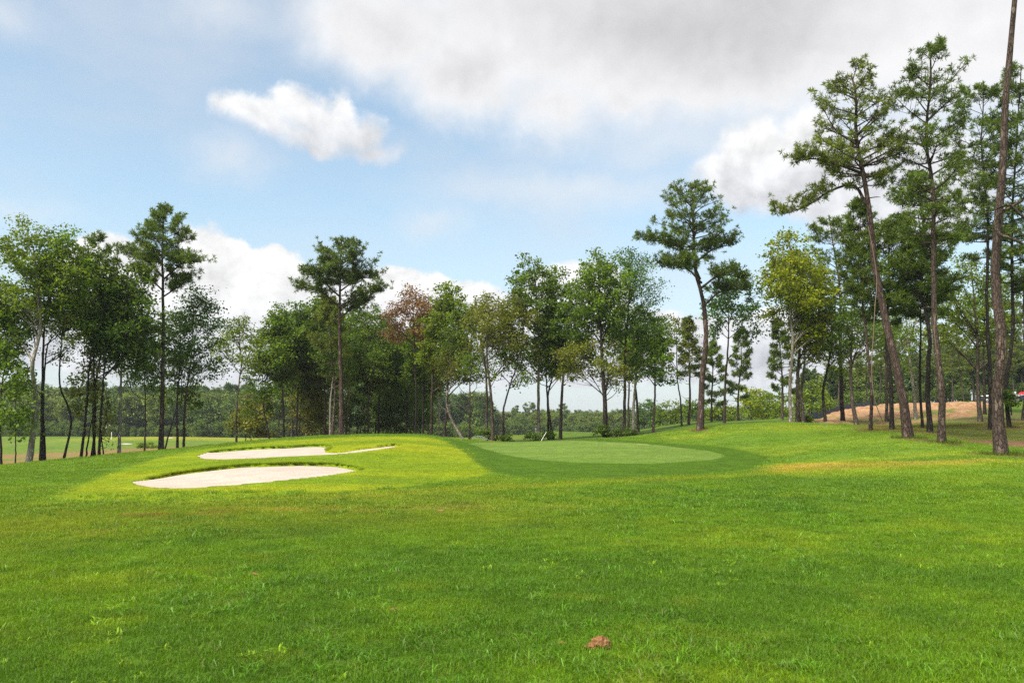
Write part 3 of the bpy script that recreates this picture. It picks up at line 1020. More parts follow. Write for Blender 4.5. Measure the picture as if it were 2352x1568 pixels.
def pine_meshes(path, r0, z0, z1, hw, seed, nb, barkmat, shape='round', leaf=0.2, nsub=7, ntuft=3, nneed=16, sides=10, stubs=5, taper=0.22, extra=(), need_w=0.028, airy=False):
    """z0, z1: crown bottom and top height; hw: half width"""
    r = np.random.default_rng(seed)
    acc = Acc()
    P, rad = trunk_tube(acc, path, r0, r, taper, sides, wob=0.015)
    T, TD = [], []
    zz = P[:, 2]

    def on_trunk(z):
        return np.array([np.interp(z, zz, P[:, i]) for i in range(3)]), np.interp(z, zz, rad)

    def branch(s, d, L, rr, up):
        p1 = s + d * L * 0.5 + np.array([0, 0, -0.02 * L]) + r.normal(0, 0.06 * L, 3) * np.array([1, 1, .5])
        p2 = s + d * L + np.array([0, 0, up * L]) + r.normal(0, 0.05 * L, 3)
        B = spline([s, p1, p2], 8)
        rb = np.linspace(rr, 0.012, 8)
        acc.tube(B, rb, 5)
        side = unit(np.cross(d, [0, 0, 1.0]))
        for q in range(nsub):
            t = 0.42 + 0.58 * (q + r.random() * .6) / nsub
            i = min(7, int(t * 7))
            a = B[i]
            sg = 1 if q % 2 else -1
            dl = unit(d * (0.5 + 0.4 * r.random()) + side * sg * (0.5 + .6 * r.random()) + np.array([0, 0, 0.15 + 0.35 * r.random()]))
            l = L * (0.20 + 0.24 * r.random()) * (1.15 - 0.45 * t) + 0.15
            e = a + dl * l
            acc.tube(spline([a, a + dl * l * .5 - np.array([0, 0, .03]), e], 4), [rb[i] * .6 + .004, 0.012, 0.009, 0.006], 3)
            for w in range(ntuft - 1 if airy and r.random() < 0.65 else ntuft):
                u = 1 - 0.30 * w * (0.6 + 0.6 * r.random())
                T.append(a + (e - a) * max(0.15, u) + r.normal(0, 0.10, 3))
                TD.append(dl)
        T.append(B[-1])
        TD.append(d)

    for i in range(nb):
        t = (i + 0.7 * r.random()) / nb
        z = z0 + (z1 - z0) * t ** 0.9
        s, rt = on_trunk(min(z, zz[-1] - 0.05))
        if shape == 'round':
            pf = math.sin(math.pi * (0.17 + 0.80 * t)) ** 0.6
        elif shape == 'umbrella':
            pf = (0.50 + 0.62 * t) if t < 0.55 else 0.85 * math.sqrt(max(0.04, 1 - ((t - 0.55) / 0.5) ** 2))
        else:
            pf = (1.0 - 0.80 * t) * (0.75 if t < 0.12 else 1.0)
        L = hw * pf * (0.60 + 0.5 * r.random())
        a = i * 2.399 + r.normal(0, 0.35)
        if shape == 'round':                  # limbs rise to a domed outline
            rr = hw * math.sqrt(max(0.02, 1 - (1.9 * t - 0.92) ** 2)) * (0.62 + 0.45 * r.random())
            ze = z0 + (z1 - z0) * t + r.normal(0, 0.03) * (z1 - z0)
            zs = min(ze - rr * (0.05 + 0.75 * t) * (0.7 + .5 * r.random()), zz[-1] - 0.3)
            s, rt = on_trunk(max(zs, z0 - 0.12 * (z1 - z0)))
            v = s * np.array([1, 1, 0]) + np.array([math.cos(a) * rr, math.sin(a) * rr, ze]) - s
            L = np.linalg.norm(v)
            branch(s, v / L, L * 0.94, min(rt * 0.6, 0.02 + 0.02 * L), 0.05 * r.random())
            continue
        elv = math.radians((-4 + 52 * t ** 1.3 if shape != 'cone' else 4 + 34 * t) + r.normal(0, 8))
        d = np.array([math.cos(a) * math.cos(elv), math.sin(a) * math.cos(elv), math.sin(elv)])
        branch(s, d, L, min(rt * 0.55, 0.02 + 0.018 * L), 0.10 + 0.12 * r.random())
    for pts in extra:                         # single long limbs given point by point
        B = spline(pts, 14)
        acc.tube(B, np.linspace(max(0.05, min(0.11, r0 * 0.4)), 0.018, 14), 6)
        for q in range(4, 14):
            for w in range(4):
                dl = unit(np.array([r.normal() * .8 - .3, r.normal() * .8, 0.2 + r.random() * .8]))
                e = B[q] + dl * (0.4 + 0.8 * r.random())
                acc.tube(spline([B[q], e], 3), [0.018, 0.012, 0.006], 3)
                if q > 5 or r.random() < .4:
                    for y in range(4):
                        T.append(B[q] + (e - B[q]) * (1 - .2 * y) + r.normal(0, .12, 3))
                        TD.append(dl)
    for i in range(stubs):
        z = P[0, 2] + (z0 - P[0, 2]) * (0.35 + 0.65 * r.random())
        s, rt = on_trunk(z)
        a = r.random() * 6.28
        d = np.array([math.cos(a), math.sin(a), 0.2 * r.normal()])
        L = 0.4 + 1.1 * r.random()
        acc.tube(spline([s, s + d * L * .5 + r.normal(0, .06, 3), s + d * L + np.array([0, 0, -.1 + .3 * r.random()])], 5), np.linspace(0.03, 0.006, 5), 4)
    T.append(P[-1])
    TD.append(np.array([0, 0, 1.0]))
    T, TD = np.array(T), np.array(TD)
    k = np.repeat(np.arange(len(T)), nneed)
    D = unit(r.normal(size=(len(k), 3)) + TD[k] * 0.55 + np.array([0, 0, 0.25]))
    l = leaf * (0.7 + 0.6 * r.random((len(k), 1)))
    A = D * l * 0.5
    B = unit(np.cross(D, r.normal(size=(len(k), 3)))) * need_w * (0.7 + 0.6 * r.random((len(k), 1)))
    V, Q = leaf_quads(T[k] + A, A, B)
    return acc.mesh('trunk', barkmat, True), quads_mesh('crown', V, Q, NEEDLE)


G = {'dark': (0.070, 0.122, 0.014), 'mid': (0.096, 0.156, 0.015), 'light': (0.130, 0.184, 0.016), 'yellow': (0.205, 0.245, 0.009), 'olive': (0.134, 0.150, 0.021),
     'blue': (0.072, 0.138, 0.030), 'pine': (0.088, 0.134, 0.017), 'pine_y': (0.120, 0.155, 0.018), 'brown': (0.195, 0.110, 0.058), 'rust': (0.240, 0.100, 0.038)}
NTREE = [0]


def tree(kind, tint, bark, D, tw, path, crown, label, group=None, dens=1.0, shape='round', nb=34, lobes=7, bare=0, stubs=5, name=None, extra=(), clump=None, leafk=1.0, nsub=7, jit=0.0, need=21, airy=False):
    """path: (x, y) picks along the trunk from the foot to the top; crown: centre x, top y, bottom y, half width"""
    NTREE[0] += 1
    seed = 1000 + NTREE[0] * 7
    r = np.random.default_rng(seed)
    p0 = at(*path[0], D)
    base = np.array([p0[0], D, ground(p0[0], D)[0]])
    sc = D / F
    pts = [np.zeros(3)]
    for i, (px, py) in enumerate(path[1:]):
        q = at(px, py, D) - base
        q[1] += r.normal(0, 0.25)
        if q[2] > pts[-1][2] + 0.3:
            pts.append(q)
    cx, ct, cb, hw = crown
    top, bot = at(cx, ct, D) - base, at(cx, cb, D) - base
    e = bpy.data.objects.new(name or ('pine_tree' if kind == 'pine' else 'broadleaf_tree'), None)
    e.empty_display_size = 0.3
    COL.objects.link(e)
    e.location = base
    e['label'], e['category'] = label, ('pine tree' if kind == 'pine' else 'tree')
    if group:
        e['group'] = group
    r0 = tw * sc / 2 * 0.88 / math.sqrt(1 + ((path[0][0] - 1176) / F) ** 2)
    if kind != 'pine':
        hw, dens = hw * 1.15, dens * 1.05
    big = 10 if tw > 16 else 7
    if kind == 'pine':
        if pts[-1][2] < top[2] - 0.4:
            pts.append(top - (0, 0, 0.15))
        tm, cm = pine_meshes(pts, r0, bot[2], top[2], hw * sc, seed, nb, BARK[bark], shape, leaf=0.17 + 0.0016 * D, sides=big, stubs=stubs, extra=[[at(a, b, D + c) - base for a, b, c in ex] for ex in extra], nsub=nsub,
                             need_w=0.008 + 0.00023 * D, nneed=need, airy=airy)
    else:
        if pts[-1][2] < bot[2] + (top[2] - bot[2]) * 0.75:
            pts.append(np.array([pts[-1][0] * .5 + top[0] * .5, 0, bot[2] + (top[2] - bot[2]) * 0.82]))
        R = np.array([hw * sc, hw * sc * 0.85, (top[2] - bot[2]) / 2])
        cl = (clump or (0.42 + 0.0035 * D)) * (0.85 + 0.4 * r.random())
        leafk = leafk * (0.8 + 0.45 * r.random())
        area = (R[0] * R[2]) / (cl * cl)
        ncl = int(np.clip(area * 6.6 * dens, 30, 340))
        tm, cm = broad_meshes(pts, r0, ((top + bot) / 2, R), seed, ncl, int(58 * min(1.15, dens ** 0.4)), (0.045 + 0.00085 * D) * leafk, BARK[bark], cl, lobes, bare, big)
    link('trunk', tm, e)
    c = link('crown', cm, e)
    c.color = (*(np.array(G[tint]) * (0.9 + 0.2 * r.random())), 1)
    return e


B_, P_ = 'broad', 'pine'
THICK = "trees in the dense thicket behind the bunker mound"
# --- left edge, on the brow above the low field
tree(B_, 'mid', 'dark', 43.5, 7, [(4, 1068), (8, 940), (20, 840), (30, 780)], (0, 640, 930, 70), "thin dark tree beside the pale-barked trunk, on its outer side", bare=3)
tree(B_, 'mid', 'dark', 42.5, 4, [(36, 1066), (40, 990), (42, 920)], (40, 850, 1030, 32), "small leafy sapling at the foot of the pale-barked tree", name='sapling', dens=0.55)
tree(B_, 'light', 'pale', 43, 17, [(65, 1062), (70, 980), (74, 910), (86, 840), (94, 760), (90, 660), (82, 570)], (62, 497, 800, 88), "tall tree with a pale kinked trunk and a loose high crown", dens=1.1, lobes=9)
tree(B_, 'mid', 'dark', 44, 10, [(94, 1060), (96, 920), (100, 800), (112, 700), (125, 620)], (140, 515, 790, 75), "dark twin-trunked tree next to the pale trunk, taller stem", lobes=8)
tree(B_, 'olive', 'dark', 44.3, 9, [(103, 1059), (106, 920), (108, 800), (130, 760), (150, 720)], (150, 690, 850, 48), "dark forked tree hugging the twin trunk beside the pale tree", dens=0.55, bare=3)
tree(B_, 'light', 'dark', 45, 7, [(146, 1055), (152, 960), (152, 880), (148, 780), (145, 680), (150, 590)], (165, 540, 790, 58), "slender dark tree with an S-curved trunk standing alone on the brow", dens=0.8)
tree(B_, 'mid', 'dark', 46, 8, [(186, 1052), (196, 960), (207, 860), (218, 740), (222, 640)], (212, 560, 830, 62), "dark tree leaning inward, outermost of the clump of five trunks")
tree(B_, 'olive', 'dark', 46.5, 5, [(197, 1051), (203, 980), (208, 930)], (200, 790, 985, 36), "low bushy sapling in front of the clump of five trunks", name='sapling', dens=0.6)
tree(P_, 'pine', 'dark', 46.8, 8, [(211, 1050), (215, 960), (219, 840), (224, 700)], (228, 545, 760, 55), "dark pine rising out of the clump of five trunks", nb=24)
tree(B_, 'mid', 'dark', 47, 8, [(218, 1049), (224, 940), (232, 840), (242, 740), (246, 660)], (258, 590, 840, 70), "broad-crowned tree in the middle of the clump of five trunks")
tree(B_, 'dark', 'dark', 46.2, 8, [(228, 1047), (238, 940), (247, 830), (250, 720)], (278, 640, 860, 60), "straight black-trunked tree, inner side of the clump of five trunks")
tree(B_, 'olive', 'dark', 46.6, 4, [(239, 1046), (240, 1000), (243, 960)], (240, 900, 1035, 20), "knee-bent sapling beside the black trunk of the clump", name='sapling', dens=0.5)
tree(B_, 'mid', 'pale', 47, 9, [(274, 1043), (277, 940), (279, 860), (284, 760), (288, 700)], (298, 610, 900, 66), "pale grey tree with a forking trunk between the clump and the tall pine", bare=2)
tree(P_, 'pine', 'pine', 49, 14, [(370, 1034), (374, 880), (377, 720), (377, 600), (372, 500)], (374, 482, 610, 66), "tall straight pine with flat layered crown standing above the left grove", nb=28, shape='round', extra=[[(377, 640, 0), (340, 600, .5), (290, 578, 1)], [(377, 640, 0), (420, 605, -.5), (456, 602, -1)], [(377, 680, 0), (415, 655, .5), (438, 640, .8)], [(377, 670, 0), (345, 640, -1), (318, 622, -1.4)]])
tree(B_, 'dark', 'mid', 50, 5, [(332, 1037), (333, 940), (334, 880)], (330, 720, 930, 48), "thin tree with low foliage just before the tall straight pine", dens=0.8)
tree(B_, 'dark', 'dark', 53, 5, [(376, 1030), (388, 980), (402, 945), (412, 925)], (415, 780, 960, 42), "thin slanting tree leaning away from the tall pine's foot", dens=0.7)
tree(B_, 'mid', 'mid', 52, 7, [(408, 1031), (409, 940), (411, 860)], (414, 690, 905, 52), "tree with a narrow twin stem beside the tall straight pine", dens=0.9)
tree(B_, 'blue', 'mid', 51.5, 7, [(422, 1029), (428, 930), (434, 860), (438, 780)], (446, 650, 900, 68), "airy blue-green tree with one long outflung limb on the brow", dens=0.85, bare=2)
tree(B_, 'light', 'mid', 58, 6, [(543, 1017), (546, 930), (549, 840), (552, 780)], (545, 718, 865, 56), "single slender tree with a light green crown standing clear of the others", dens=0.95)
tree(B_, 'dark', 'dark', 66, 5, [(620, 1009), (612, 970), (604, 930)], (600, 780, 985, 44), "low dark tree with drooping foliage at the edge of the thicket", dens=0.6)
# --- thicket behind the bunkers
THLAB = {704: "thin pale stem in the thicket, thinnest behind the bunker mound", 758: "pale birch-like trunk in the thicket just beside the umbrella pine", 870: "blue-green crowned tree in the thicket between umbrella pine and brown crown",
         653: "dark straight trunk at the open end of the thicket behind the long bunker", 796: "brown trunk half hidden behind the umbrella pine's trunk"}
for bx, D, tw, bk, ti, cr, dn in [
        (653, 66, 6, 'dark', 'mid', (640, 700, 900, 50), .95), (671, 74, 5, 'mid', 'dark', (672, 720, 915, 46), 1.0), (679, 70, 6, 'dark', 'dark', (690, 690, 920, 54), 1.1),
        (704, 78, 4, 'pale', 'dark', (712, 740, 960, 40), 1.0), (745, 69, 7, 'mid', 'mid', (738, 672, 910, 58), 1.1), (758, 66, 6, 'pale', 'dark', (770, 740, 905, 44), 1.0),
        (796, 76, 5, 'mid', 'dark', (818, 692, 920, 58), 1.1), (846, 72, 5, 'mid', 'mid', (850, 700, 915, 52), 1.1), (870, 76, 6, 'dark', 'blue', (884, 715, 920, 52), 1.1),
        (933, 74, 6, 'dark', 'dark', (925, 760, 940, 50), 1.0), (910, 82, 4, 'mid', 'dark', (905, 770, 960, 44), 1.0)]:
    tree(B_, ti, bk, D, tw, [(bx, 1003), (bx + 1, 930), (cr[0] * .5 + bx * .5, 860), (cr[0], 790)], cr, THLAB.get(bx, "slim trunk with dark leafy crown in the dense thicket behind the bunker mound"), THICK, dens=dn * 1.1)
tree(P_, 'pine', 'pine_red', 58, 13, [(783, 1003), (782, 880), (779, 780), (779, 700), (783, 600)], (785, 548, 650, 76), "tall pine with rounded umbrella crown rising out of the thicket behind the bunkers", nb=30, shape='round', stubs=6, extra=[[(779, 705, 0), (740, 672, .6), (694, 660, 1)], [(779, 705, 0), (830, 676, -.6), (884, 668, -.8)], [(779, 680, 0), (735, 640, -.8), (706, 625, -1.4)], [(779, 670, 0), (825, 640, .8), (866, 640, 1.2)], [(779, 730, 0), (815, 705, 1.2), (850, 690, 2)]])
tree(P_, 'pine_y', 'mid', 63, 7, [(762, 1003), (766, 900), (764, 800)], (752, 690, 830, 68), "short yellowish pine tucked against the tall umbrella pine", nb=22, shape='cone')
tree(B_, 'brown', 'dark', 68, 6, [(954, 1003), (955, 900), (952, 800)], (944, 655, 810, 52), "tree with dead reddish-brown foliage at the end of the thicket", dens=1.3, leafk=0.85)
tree(B_, 'mid', 'dark', 72, 6, [(971, 1003), (972, 900), (975, 800)], (980, 700, 920, 56), "dark-stemmed tree directly under the dead brown crown", dens=1.0)
tree(B_, 'light', 'mid', 66, 8, [(990, 1004), (992, 900), (995, 800), (1010, 720)], (1030, 645, 880, 58), "full green tree beside the dead brown crown", dens=1.1)
tree(B_, 'mid', 'mid', 64, 8, [(1020, 1008), (1026, 930), (1031, 850), (1040, 780)], (1060, 680, 900, 52), "tree with a slightly leaning brown trunk next to the curved dead stem", dens=0.85)
tree(B_, 'olive', 'pale', 63, 8, [(1065, 1012), (1040, 970), (1028, 935), (1027, 905), (1036, 880)], (1030, 800, 885, 30), "crooked pale stem bowed sideways beside the sprinkler", dens=0.35, bare=4)
tree(B_, 'mid', 'mid', 62, 6, [(1078, 1013), (1079, 940), (1080, 870)], (1085, 800, 880, 40), "upright tree with bare side branches next to the crooked pale stem", dens=0.6, bare=5)
DEEP = "thin trees deep inside the thicket"
src_trees = [o for o in COL.objects if o.get('group') == THICK and o.type == 'EMPTY']
r_ = np.random.default_rng(77)
for i, px in enumerate([640, 668, 692, 715, 738, 768, 800, 826, 840, 862, 888, 902, 918, 945, 962, 985, 1008]):
    so = src_trees[i % len(src_trees)]
    D = 84 + 14 * r_.random()
    x = at(px, 985, D)[0]
    e = so.copy()
    COL.objects.link(e)
    e.location = (x, D, ground(x, D)[0])
    e.rotation_euler = (0, 0, r_.random() * 6.28)
    k = 0.95 + 0.2 * r_.random()
    e.scale = (k * .9, k * .9, k)
    e['label'], e['group'] = "thin tree deep inside the thicket, its stem seen between nearer trunks", DEEP
    for ch in list(so.children):
        c = ch.copy()
        COL.objects.link(c)
        c.parent = e
UNDER = "saplings under the thicket"
for bx, D, cr, ti in [(690, 72, (700, 880, 1005, 36), 'olive'), (735, 74, (728, 900, 1006, 34), 'olive'), (565, 72, (575, 925, 1010, 48), 'olive'), (905, 80, (900, 900, 1002, 44), 'dark'), (820, 80, (815, 890, 1002, 40), 'dark'),
                      (965, 78, (960, 885, 1002, 42), 'dark'), (872, 84, (870, 905, 1002, 36), 'dark')]:
    tree(B_, ti, 'dark', D, 3, [(bx, 1006), (bx, 970), (bx + 3, 930)], cr, "low shrubby sapling filling the shade between trunks of the thicket", UNDER, name='sapling', dens=0.8, clump=0.6)
# --- behind the green
tree(B_, 'olive', 'mid', 62, 8, [(1118, 1013), (1118, 930), (1117, 860), (1108, 800), (1100, 760)], (1118, 660, 850, 58), "dark stem of the crossed pair behind the sprinkler", dens=0.8)
tree(B_, 'olive', 'mid', 60, 9, [(1131, 1014), (1130, 950), (1126, 890), (1118, 820), (1120, 740)], (1165, 665, 850, 74), "reddish trunk forking into wide arms, in front of the crossed dark stem", dens=0.75, bare=3)
tree(B_, 'mid', 'dark', 60, 7, [(1156, 1014), (1156, 960), (1158, 930), (1176, 870), (1190, 830)], (1172, 780, 905, 55), "small Y-shaped tree with open leafy arms at the back of the green", dens=0.55)
tree(B_, 'mid', 'pale', 63, 9, [(1237, 1011), (1237, 880), (1236, 760), (1232, 680), (1228, 620)], (1222, 575, 880, 78), "tall straight pale-trunked tree with a loose airy crown behind the green", dens=0.85, lobes=9, bare=2)
tree(B_, 'mid', 'dark', 66, 6, [(1260, 1008), (1258, 930), (1256, 850)], (1275, 700, 880, 48), "thin dark stem right beside the tall pale trunk", dens=0.8)
tree(B_, 'dark', 'mid', 64, 7, [(1271, 1009), (1262, 960), (1258, 910), (1270, 860), (1278, 820)], (1290, 760, 870, 36), "twisted stem with one raised arm between pale trunk and black trunk", dens=0.5, bare=2)
tree(B_, 'dark', 'dark', 62, 9, [(1287, 1007), (1290, 920), (1296, 840), (1300, 760)], (1315, 655, 860, 62), "straight black trunk under a dark dense crown behind the green", dens=0.95)
tree(B_, 'mid', 'dark', 58, 13, [(1390, 1004), (1388, 920), (1384, 840), (1380, 740), (1376, 640)], (1372, 553, 790, 72), "thick ivy-footed double trunk with the highest leafy crown behind the green", dens=0.9, lobes=9)
tree(B_, 'olive', 'mid', 58.6, 8, [(1397, 1003), (1393, 940), (1392, 890), (1404, 840), (1415, 790)], (1370, 760, 900, 88), "paler second stem of the ivy-footed trunk with long low limbs", dens=0.8, bare=3)
tree(B_, 'blue', 'mid', 60, 9, [(1433, 1001), (1435, 900), (1437, 800), (1445, 700)], (1450, 560, 820, 72), "tall blue-green tree next to the ivy-footed double trunk", dens=0.85, lobes=9)
tree(B_, 'mid', 'pine_red' if False else 'mid', 70, 6, [(1443, 986), (1444, 900), (1445, 820)], (1425, 700, 890, 50), "thin reddish stem beside the pale leaning pair", dens=0.8)
tree(B_, 'mid', 'pale', 70, 9, [(1454, 986), (1457, 920), (1460, 840)], (1470, 740, 880, 46), "pale thick stem of the leaning pair on the slope behind the green", dens=0.9)
tree(B_, 'dark', 'mid', 72, 7, [(1466, 985), (1462, 920), (1460, 860)], (1480, 690, 860, 48), "dark stem of the leaning pair on the slope behind the green", dens=0.8)
tree(B_, 'mid', 'mid', 60, 7, [(1500, 991), (1505, 930), (1507, 860)], (1500, 700, 895, 50), "small brown-trunked tree standing alone on the slope with a ragged crown", dens=0.65)
tree(B_, 'olive', 'mid', 74, 5, [(1566, 974), (1562, 920), (1558, 860)], (1552, 720, 880, 46), "tree with orange-tinged thin leaves between lone tree and big pine", dens=0.5)
tree(P_, 'pine', 'pine_red', 76, 7, [(1582, 974), (1584, 900), (1586, 800)], (1580, 735, 870, 40), "short pine just behind the trunk of the big round-topped pine", nb=24, shape='cone')
tree(P_, 'pine', 'pine_red', 54, 17, [(1608, 979), (1612, 880), (1618, 780), (1616, 690), (1600, 620), (1592, 540), (1590, 460)], (1586, 420, 585, 100), "big solitary pine with bent trunk and round dome crown on the mound", airy=True, nb=38, shape='round', stubs=4, extra=[[(1612, 650, 0), (1570, 612, .6), (1520, 612, 1)], [(1612, 660, 0), (1655, 632, -.6), (1715, 640, -1)], [(1603, 600, 0), (1550, 560, -.8), (1478, 552, -1)], [(1600, 600, 0), (1640, 572, .8), (1692, 560, 1.2)], [(1618, 700, 0), (1660, 668, .4), (1725, 664, .6)], [(1608, 640, 0), (1590, 610, -1.5), (1540, 600, -2.4)]])
tree(P_, 'pine', 'mid', 80, 6, [(1634, 970), (1634, 900), (1634, 850)], (1634, 790, 930, 42), "young pine standing behind the bent-trunked big pine", nb=20, shape='cone')
tree(B_, 'blue', 'mid', 60, 7, [(1664, 972), (1667, 880), (1670, 790), (1672, 730)], (1680, 605, 800, 74), "slim grey tree with thin ragged crown beside the big dome pine", dens=0.6)
tree(P_, 'pine', 'mid', 82, 6, [(1696, 968), (1697, 900), (1699, 830)], (1700, 760, 920, 40), "narrow young pine with tiered branches behind the mound", nb=22, shape='cone')
# --- yellow-green group at the end of the bank
tree(P_, 'pine', 'mid', 74, 7, [(1797, 966), (1797, 900), (1792, 830)], (1785, 740, 910, 48), "layered pine behind the yellow-green tree", nb=24, shape='cone')
tree(B_, 'yellow', 'pale', 58, 10, [(1816, 968), (1817, 880), (1817, 800), (1815, 720), (1815, 640)], (1818, 518, 790, 72), "bright yellow-green tree with a pale straight trunk", dens=1.25, lobes=9)
tree(B_, 'mid', 'mid', 60, 12, [(1833, 967), (1832, 880), (1834, 780)], (1850, 600, 830, 52), "thick brown trunk of the pair beside the pale yellow-green tree", dens=1.0)
tree(B_, 'yellow', 'mid', 59, 10, [(1845, 968), (1845, 900), (1846, 820)], (1852, 690, 850, 36), "vine-covered trunk with bright leaves beside the thick brown trunk", dens=1.0)
tree(B_, 'mid', 'mid', 61, 9, [(1896, 971), (1895, 900), (1900, 850), (1912, 780)], (1900, 690, 880, 60), "forked tree with low bare arms at the start of the orange bank", dens=0.7, bare=3)
tree(P_, 'pine', 'pine_red', 63, 12, [(1936, 969), (1934, 880), (1930, 760), (1925, 660)], (1905, 500, 740, 92), "straight brown pine in front of the silt fence", nb=44)
tree(B_, 'dark', 'mid', 58, 12, [(1968, 972), (1962, 930), (1958, 860), (1955, 780)], (1972, 680, 830, 70), "tree with a flared root foot on the orange bank", dens=0.8, bare=2)
tree(P_, 'pine', 'pine', 46, 10, [(2000, 989), (1994, 900), (1986, 780), (1980, 680), (1976, 600)], (1975, 470, 720, 78), "thin straight pine at the near edge of the orange bank", nb=34, shape='cone')
# --- tall pines on the right
tree(P_, 'pine_y', 'pine_red', 37, 26, [(2086, 1002), (2066, 900), (2042, 780), (2018, 640), (2000, 530), (1982, 420), (1972, 320), (1958, 230)], (1955, 168, 430, 120),
     "big leaning pine with open crown and a long low limb hanging out", airy=True, nb=40, stubs=5, nsub=7, need=22, extra=[[(1990, 470, 0), (1960, 425, .6), (1905, 440, 1), (1850, 475, .6), (1800, 492, .3)], [(1985, 400, 0), (1930, 380, -.8), (1870, 365, -1), (1826, 372, -.6)]])
tree(B_, 'mid', 'mid', 62, 10, [(2037, 972), (2036, 900), (2034, 830)], (2040, 700, 850, 56), "leafy tree behind the foot of the leaning pine", dens=0.9)
tree(P_, 'pine', 'dark', 46, 13, [(2049, 986), (2046, 880), (2040, 760), (2036, 660)], (2040, 500, 740, 98), "dark straight pine close behind the leaning pine", nb=46)
tree(B_, 'light', 'pale', 64, 10, [(2104, 966), (2098, 900), (2090, 820), (2085, 760)], (2075, 640, 800, 78), "curved grey tree with fine pale foliage between the leaning and centre pines", dens=0.6)
tree(P_, 'pine', 'dark', 48, 8, [(2119, 983), (2120, 880), (2121, 760)], (2118, 540, 730, 70), "thin dark pine between the leaning pine and the tall centre pine", nb=36)
tree(P_, 'pine', 'dark', 44, 15, [(2136, 988), (2131, 880), (2128, 760), (2124, 660), (2120, 560)], (2110, 410, 710, 112), "stout dark pine just behind the tall centre pine", nb=52)
tree(P_, 'pine', 'pine', 36, 20, [(2163, 1017), (2157, 880), (2152, 740), (2150, 600), (2146, 450), (2138, 300), (2132, 180)], (2133, 96, 560, 108), "tallest visible pine with open pointed crown, grass tuft at its foot", airy=True, nb=48, shape='round', stubs=4, nsub=7, need=22)
tree(B_, 'light', 'mid', 57, 13, [(2252, 969), (2250, 900), (2248, 820), (2240, 740)], (2225, 570, 830, 86), "leafy tree with flared foot on the wood floor near the big trunk", dens=0.7, bare=2)
tree(B_, 'mid', 'dark', 66, 9, [(2262, 955), (2262, 880), (2260, 800)], (2275, 640, 800, 64), "dark leafy tree further up behind the flared trunk", dens=0.8)
tree(P_, 'pine', 'dark', 46, 12, [(2275, 985), (2272, 880), (2268, 700), (2262, 520), (2258, 360)], (2258, 188, 600, 98), "dark pine with high tufted crown half hidden by the biggest trunk", nb=54)
tree(P_, 'pine', 'pine', 29.5, 33, [(2300, 1044), (2296, 920), (2293, 800), (2293, 640), (2298, 480), (2307, 300), (2320, 120), (2332, -40), (2340, -200)], (2345, -380, -80, 120),
     "massive scaly pine trunk, the nearest tree, its crown far overhead", nb=40, stubs=0, nsub=8, extra=[])
tree(P_, 'pine', 'dark', 47, 12, [(2319, 983), (2318, 900), (2324, 760), (2326, 600), (2330, 440)], (2345, 150, 660, 92), "dark pine with ivy on its stem behind the massive trunk", nb=52)
tree(P_, 'pine', 'mid', 60, 10, [(2350, 962), (2352, 860), (2355, 700)], (2362, 480, 760, 80), "pine behind the pickup at the edge of the wood", nb=30)
# --- pines on the crown of the hill, far behind the bank
HILL = "pines along the hilltop behind the orange bank"
hill = [(1925, 118, 745), (1990, 122, 720), (2020, 130, 735), (2070, 122, 740), (2105, 128, 760), (2150, 132, 745), (2190, 124, 735), (2215, 118, 760), (2240, 128, 720), (2290, 132, 730), (2330, 125, 740), (2365, 130, 700)]
hp = None
for i, (hx, D, ty) in enumerate(hill):
    z = ground(at(hx, 930, D)[0], D)[0]
    p = at(hx, 930, D)
    H = at(hx, ty, D)[2] - z
    if i < 3:
        gy = 985 + (CAM_H - z) * F / D
        hp = tree(P_, 'pine_y', 'mid', D, 5, [(hx, gy), (hx + 2, 850), (hx + 1, 800)], (hx, ty, 870, 42), "thin pine in the row along the hilltop behind the orange bank", HILL, nb=26, shape='round', need=14)
        hp['h'] = H
        hills = [hp] if i == 0 else hills + [hp]
    else:
        src = hills[i % 3]
        e = src.copy()
        COL.objects.link(e)
        e.location = (p[0], D, z)
        s = H / src['h']
        e.scale = (s, s, s)
        e.rotation_euler = (0, 0, i * 1.3)
        for ch in list(src.children):
            c = ch.copy()
            COL.objects.link(c)
            c.parent = e
for o in hills:
    del o['h']
for o in list(COL.objects):
    if o.get('group') == HILL and 'h' in o.keys():
        del o['h']
# --- small trees on the skyline between dome pine and yellow-green tree
SKY = "young trees on the skyline beyond the mound"
for bx, D, cr, ti, lab in [(1725, 96, (1728, 880, 968, 28), 'yellow', "spindly yellowish young tree on the skyline beyond the mound"), (1752, 100, (1752, 915, 970, 30), 'light', "round green bush on the skyline beyond the mound"),
                           (1785, 92, (1765, 885, 962, 42), 'light', "leaning pale-stemmed young tree on the skyline beyond the mound"), (1660, 105, (1660, 922, 975, 34), 'light', "low bushy tree behind the big dome pine"),
                           (1600, 120, (1600, 915, 975, 30), 'mid', "small bushy tree far behind the big dome pine's trunk"), (1480, 130, (1490, 918, 990, 38), 'blue', "rounded young tree beyond the leaning pair"),
                           (1860, 84, (1866, 880, 955, 36), 'light', "bushy young tree at the near end of the silt fence"), (1540, 125, (1535, 912, 985, 34), 'light', "flat-topped young tree beyond the lone slope tree")]:
    tree(B_, ti, 'mid', D, 3, [(bx, 985), (bx, 950), (bx + (cr[0] - bx) * .6, 925)], cr, lab, SKY, name='young_tree', dens=0.7, clump=0.8)
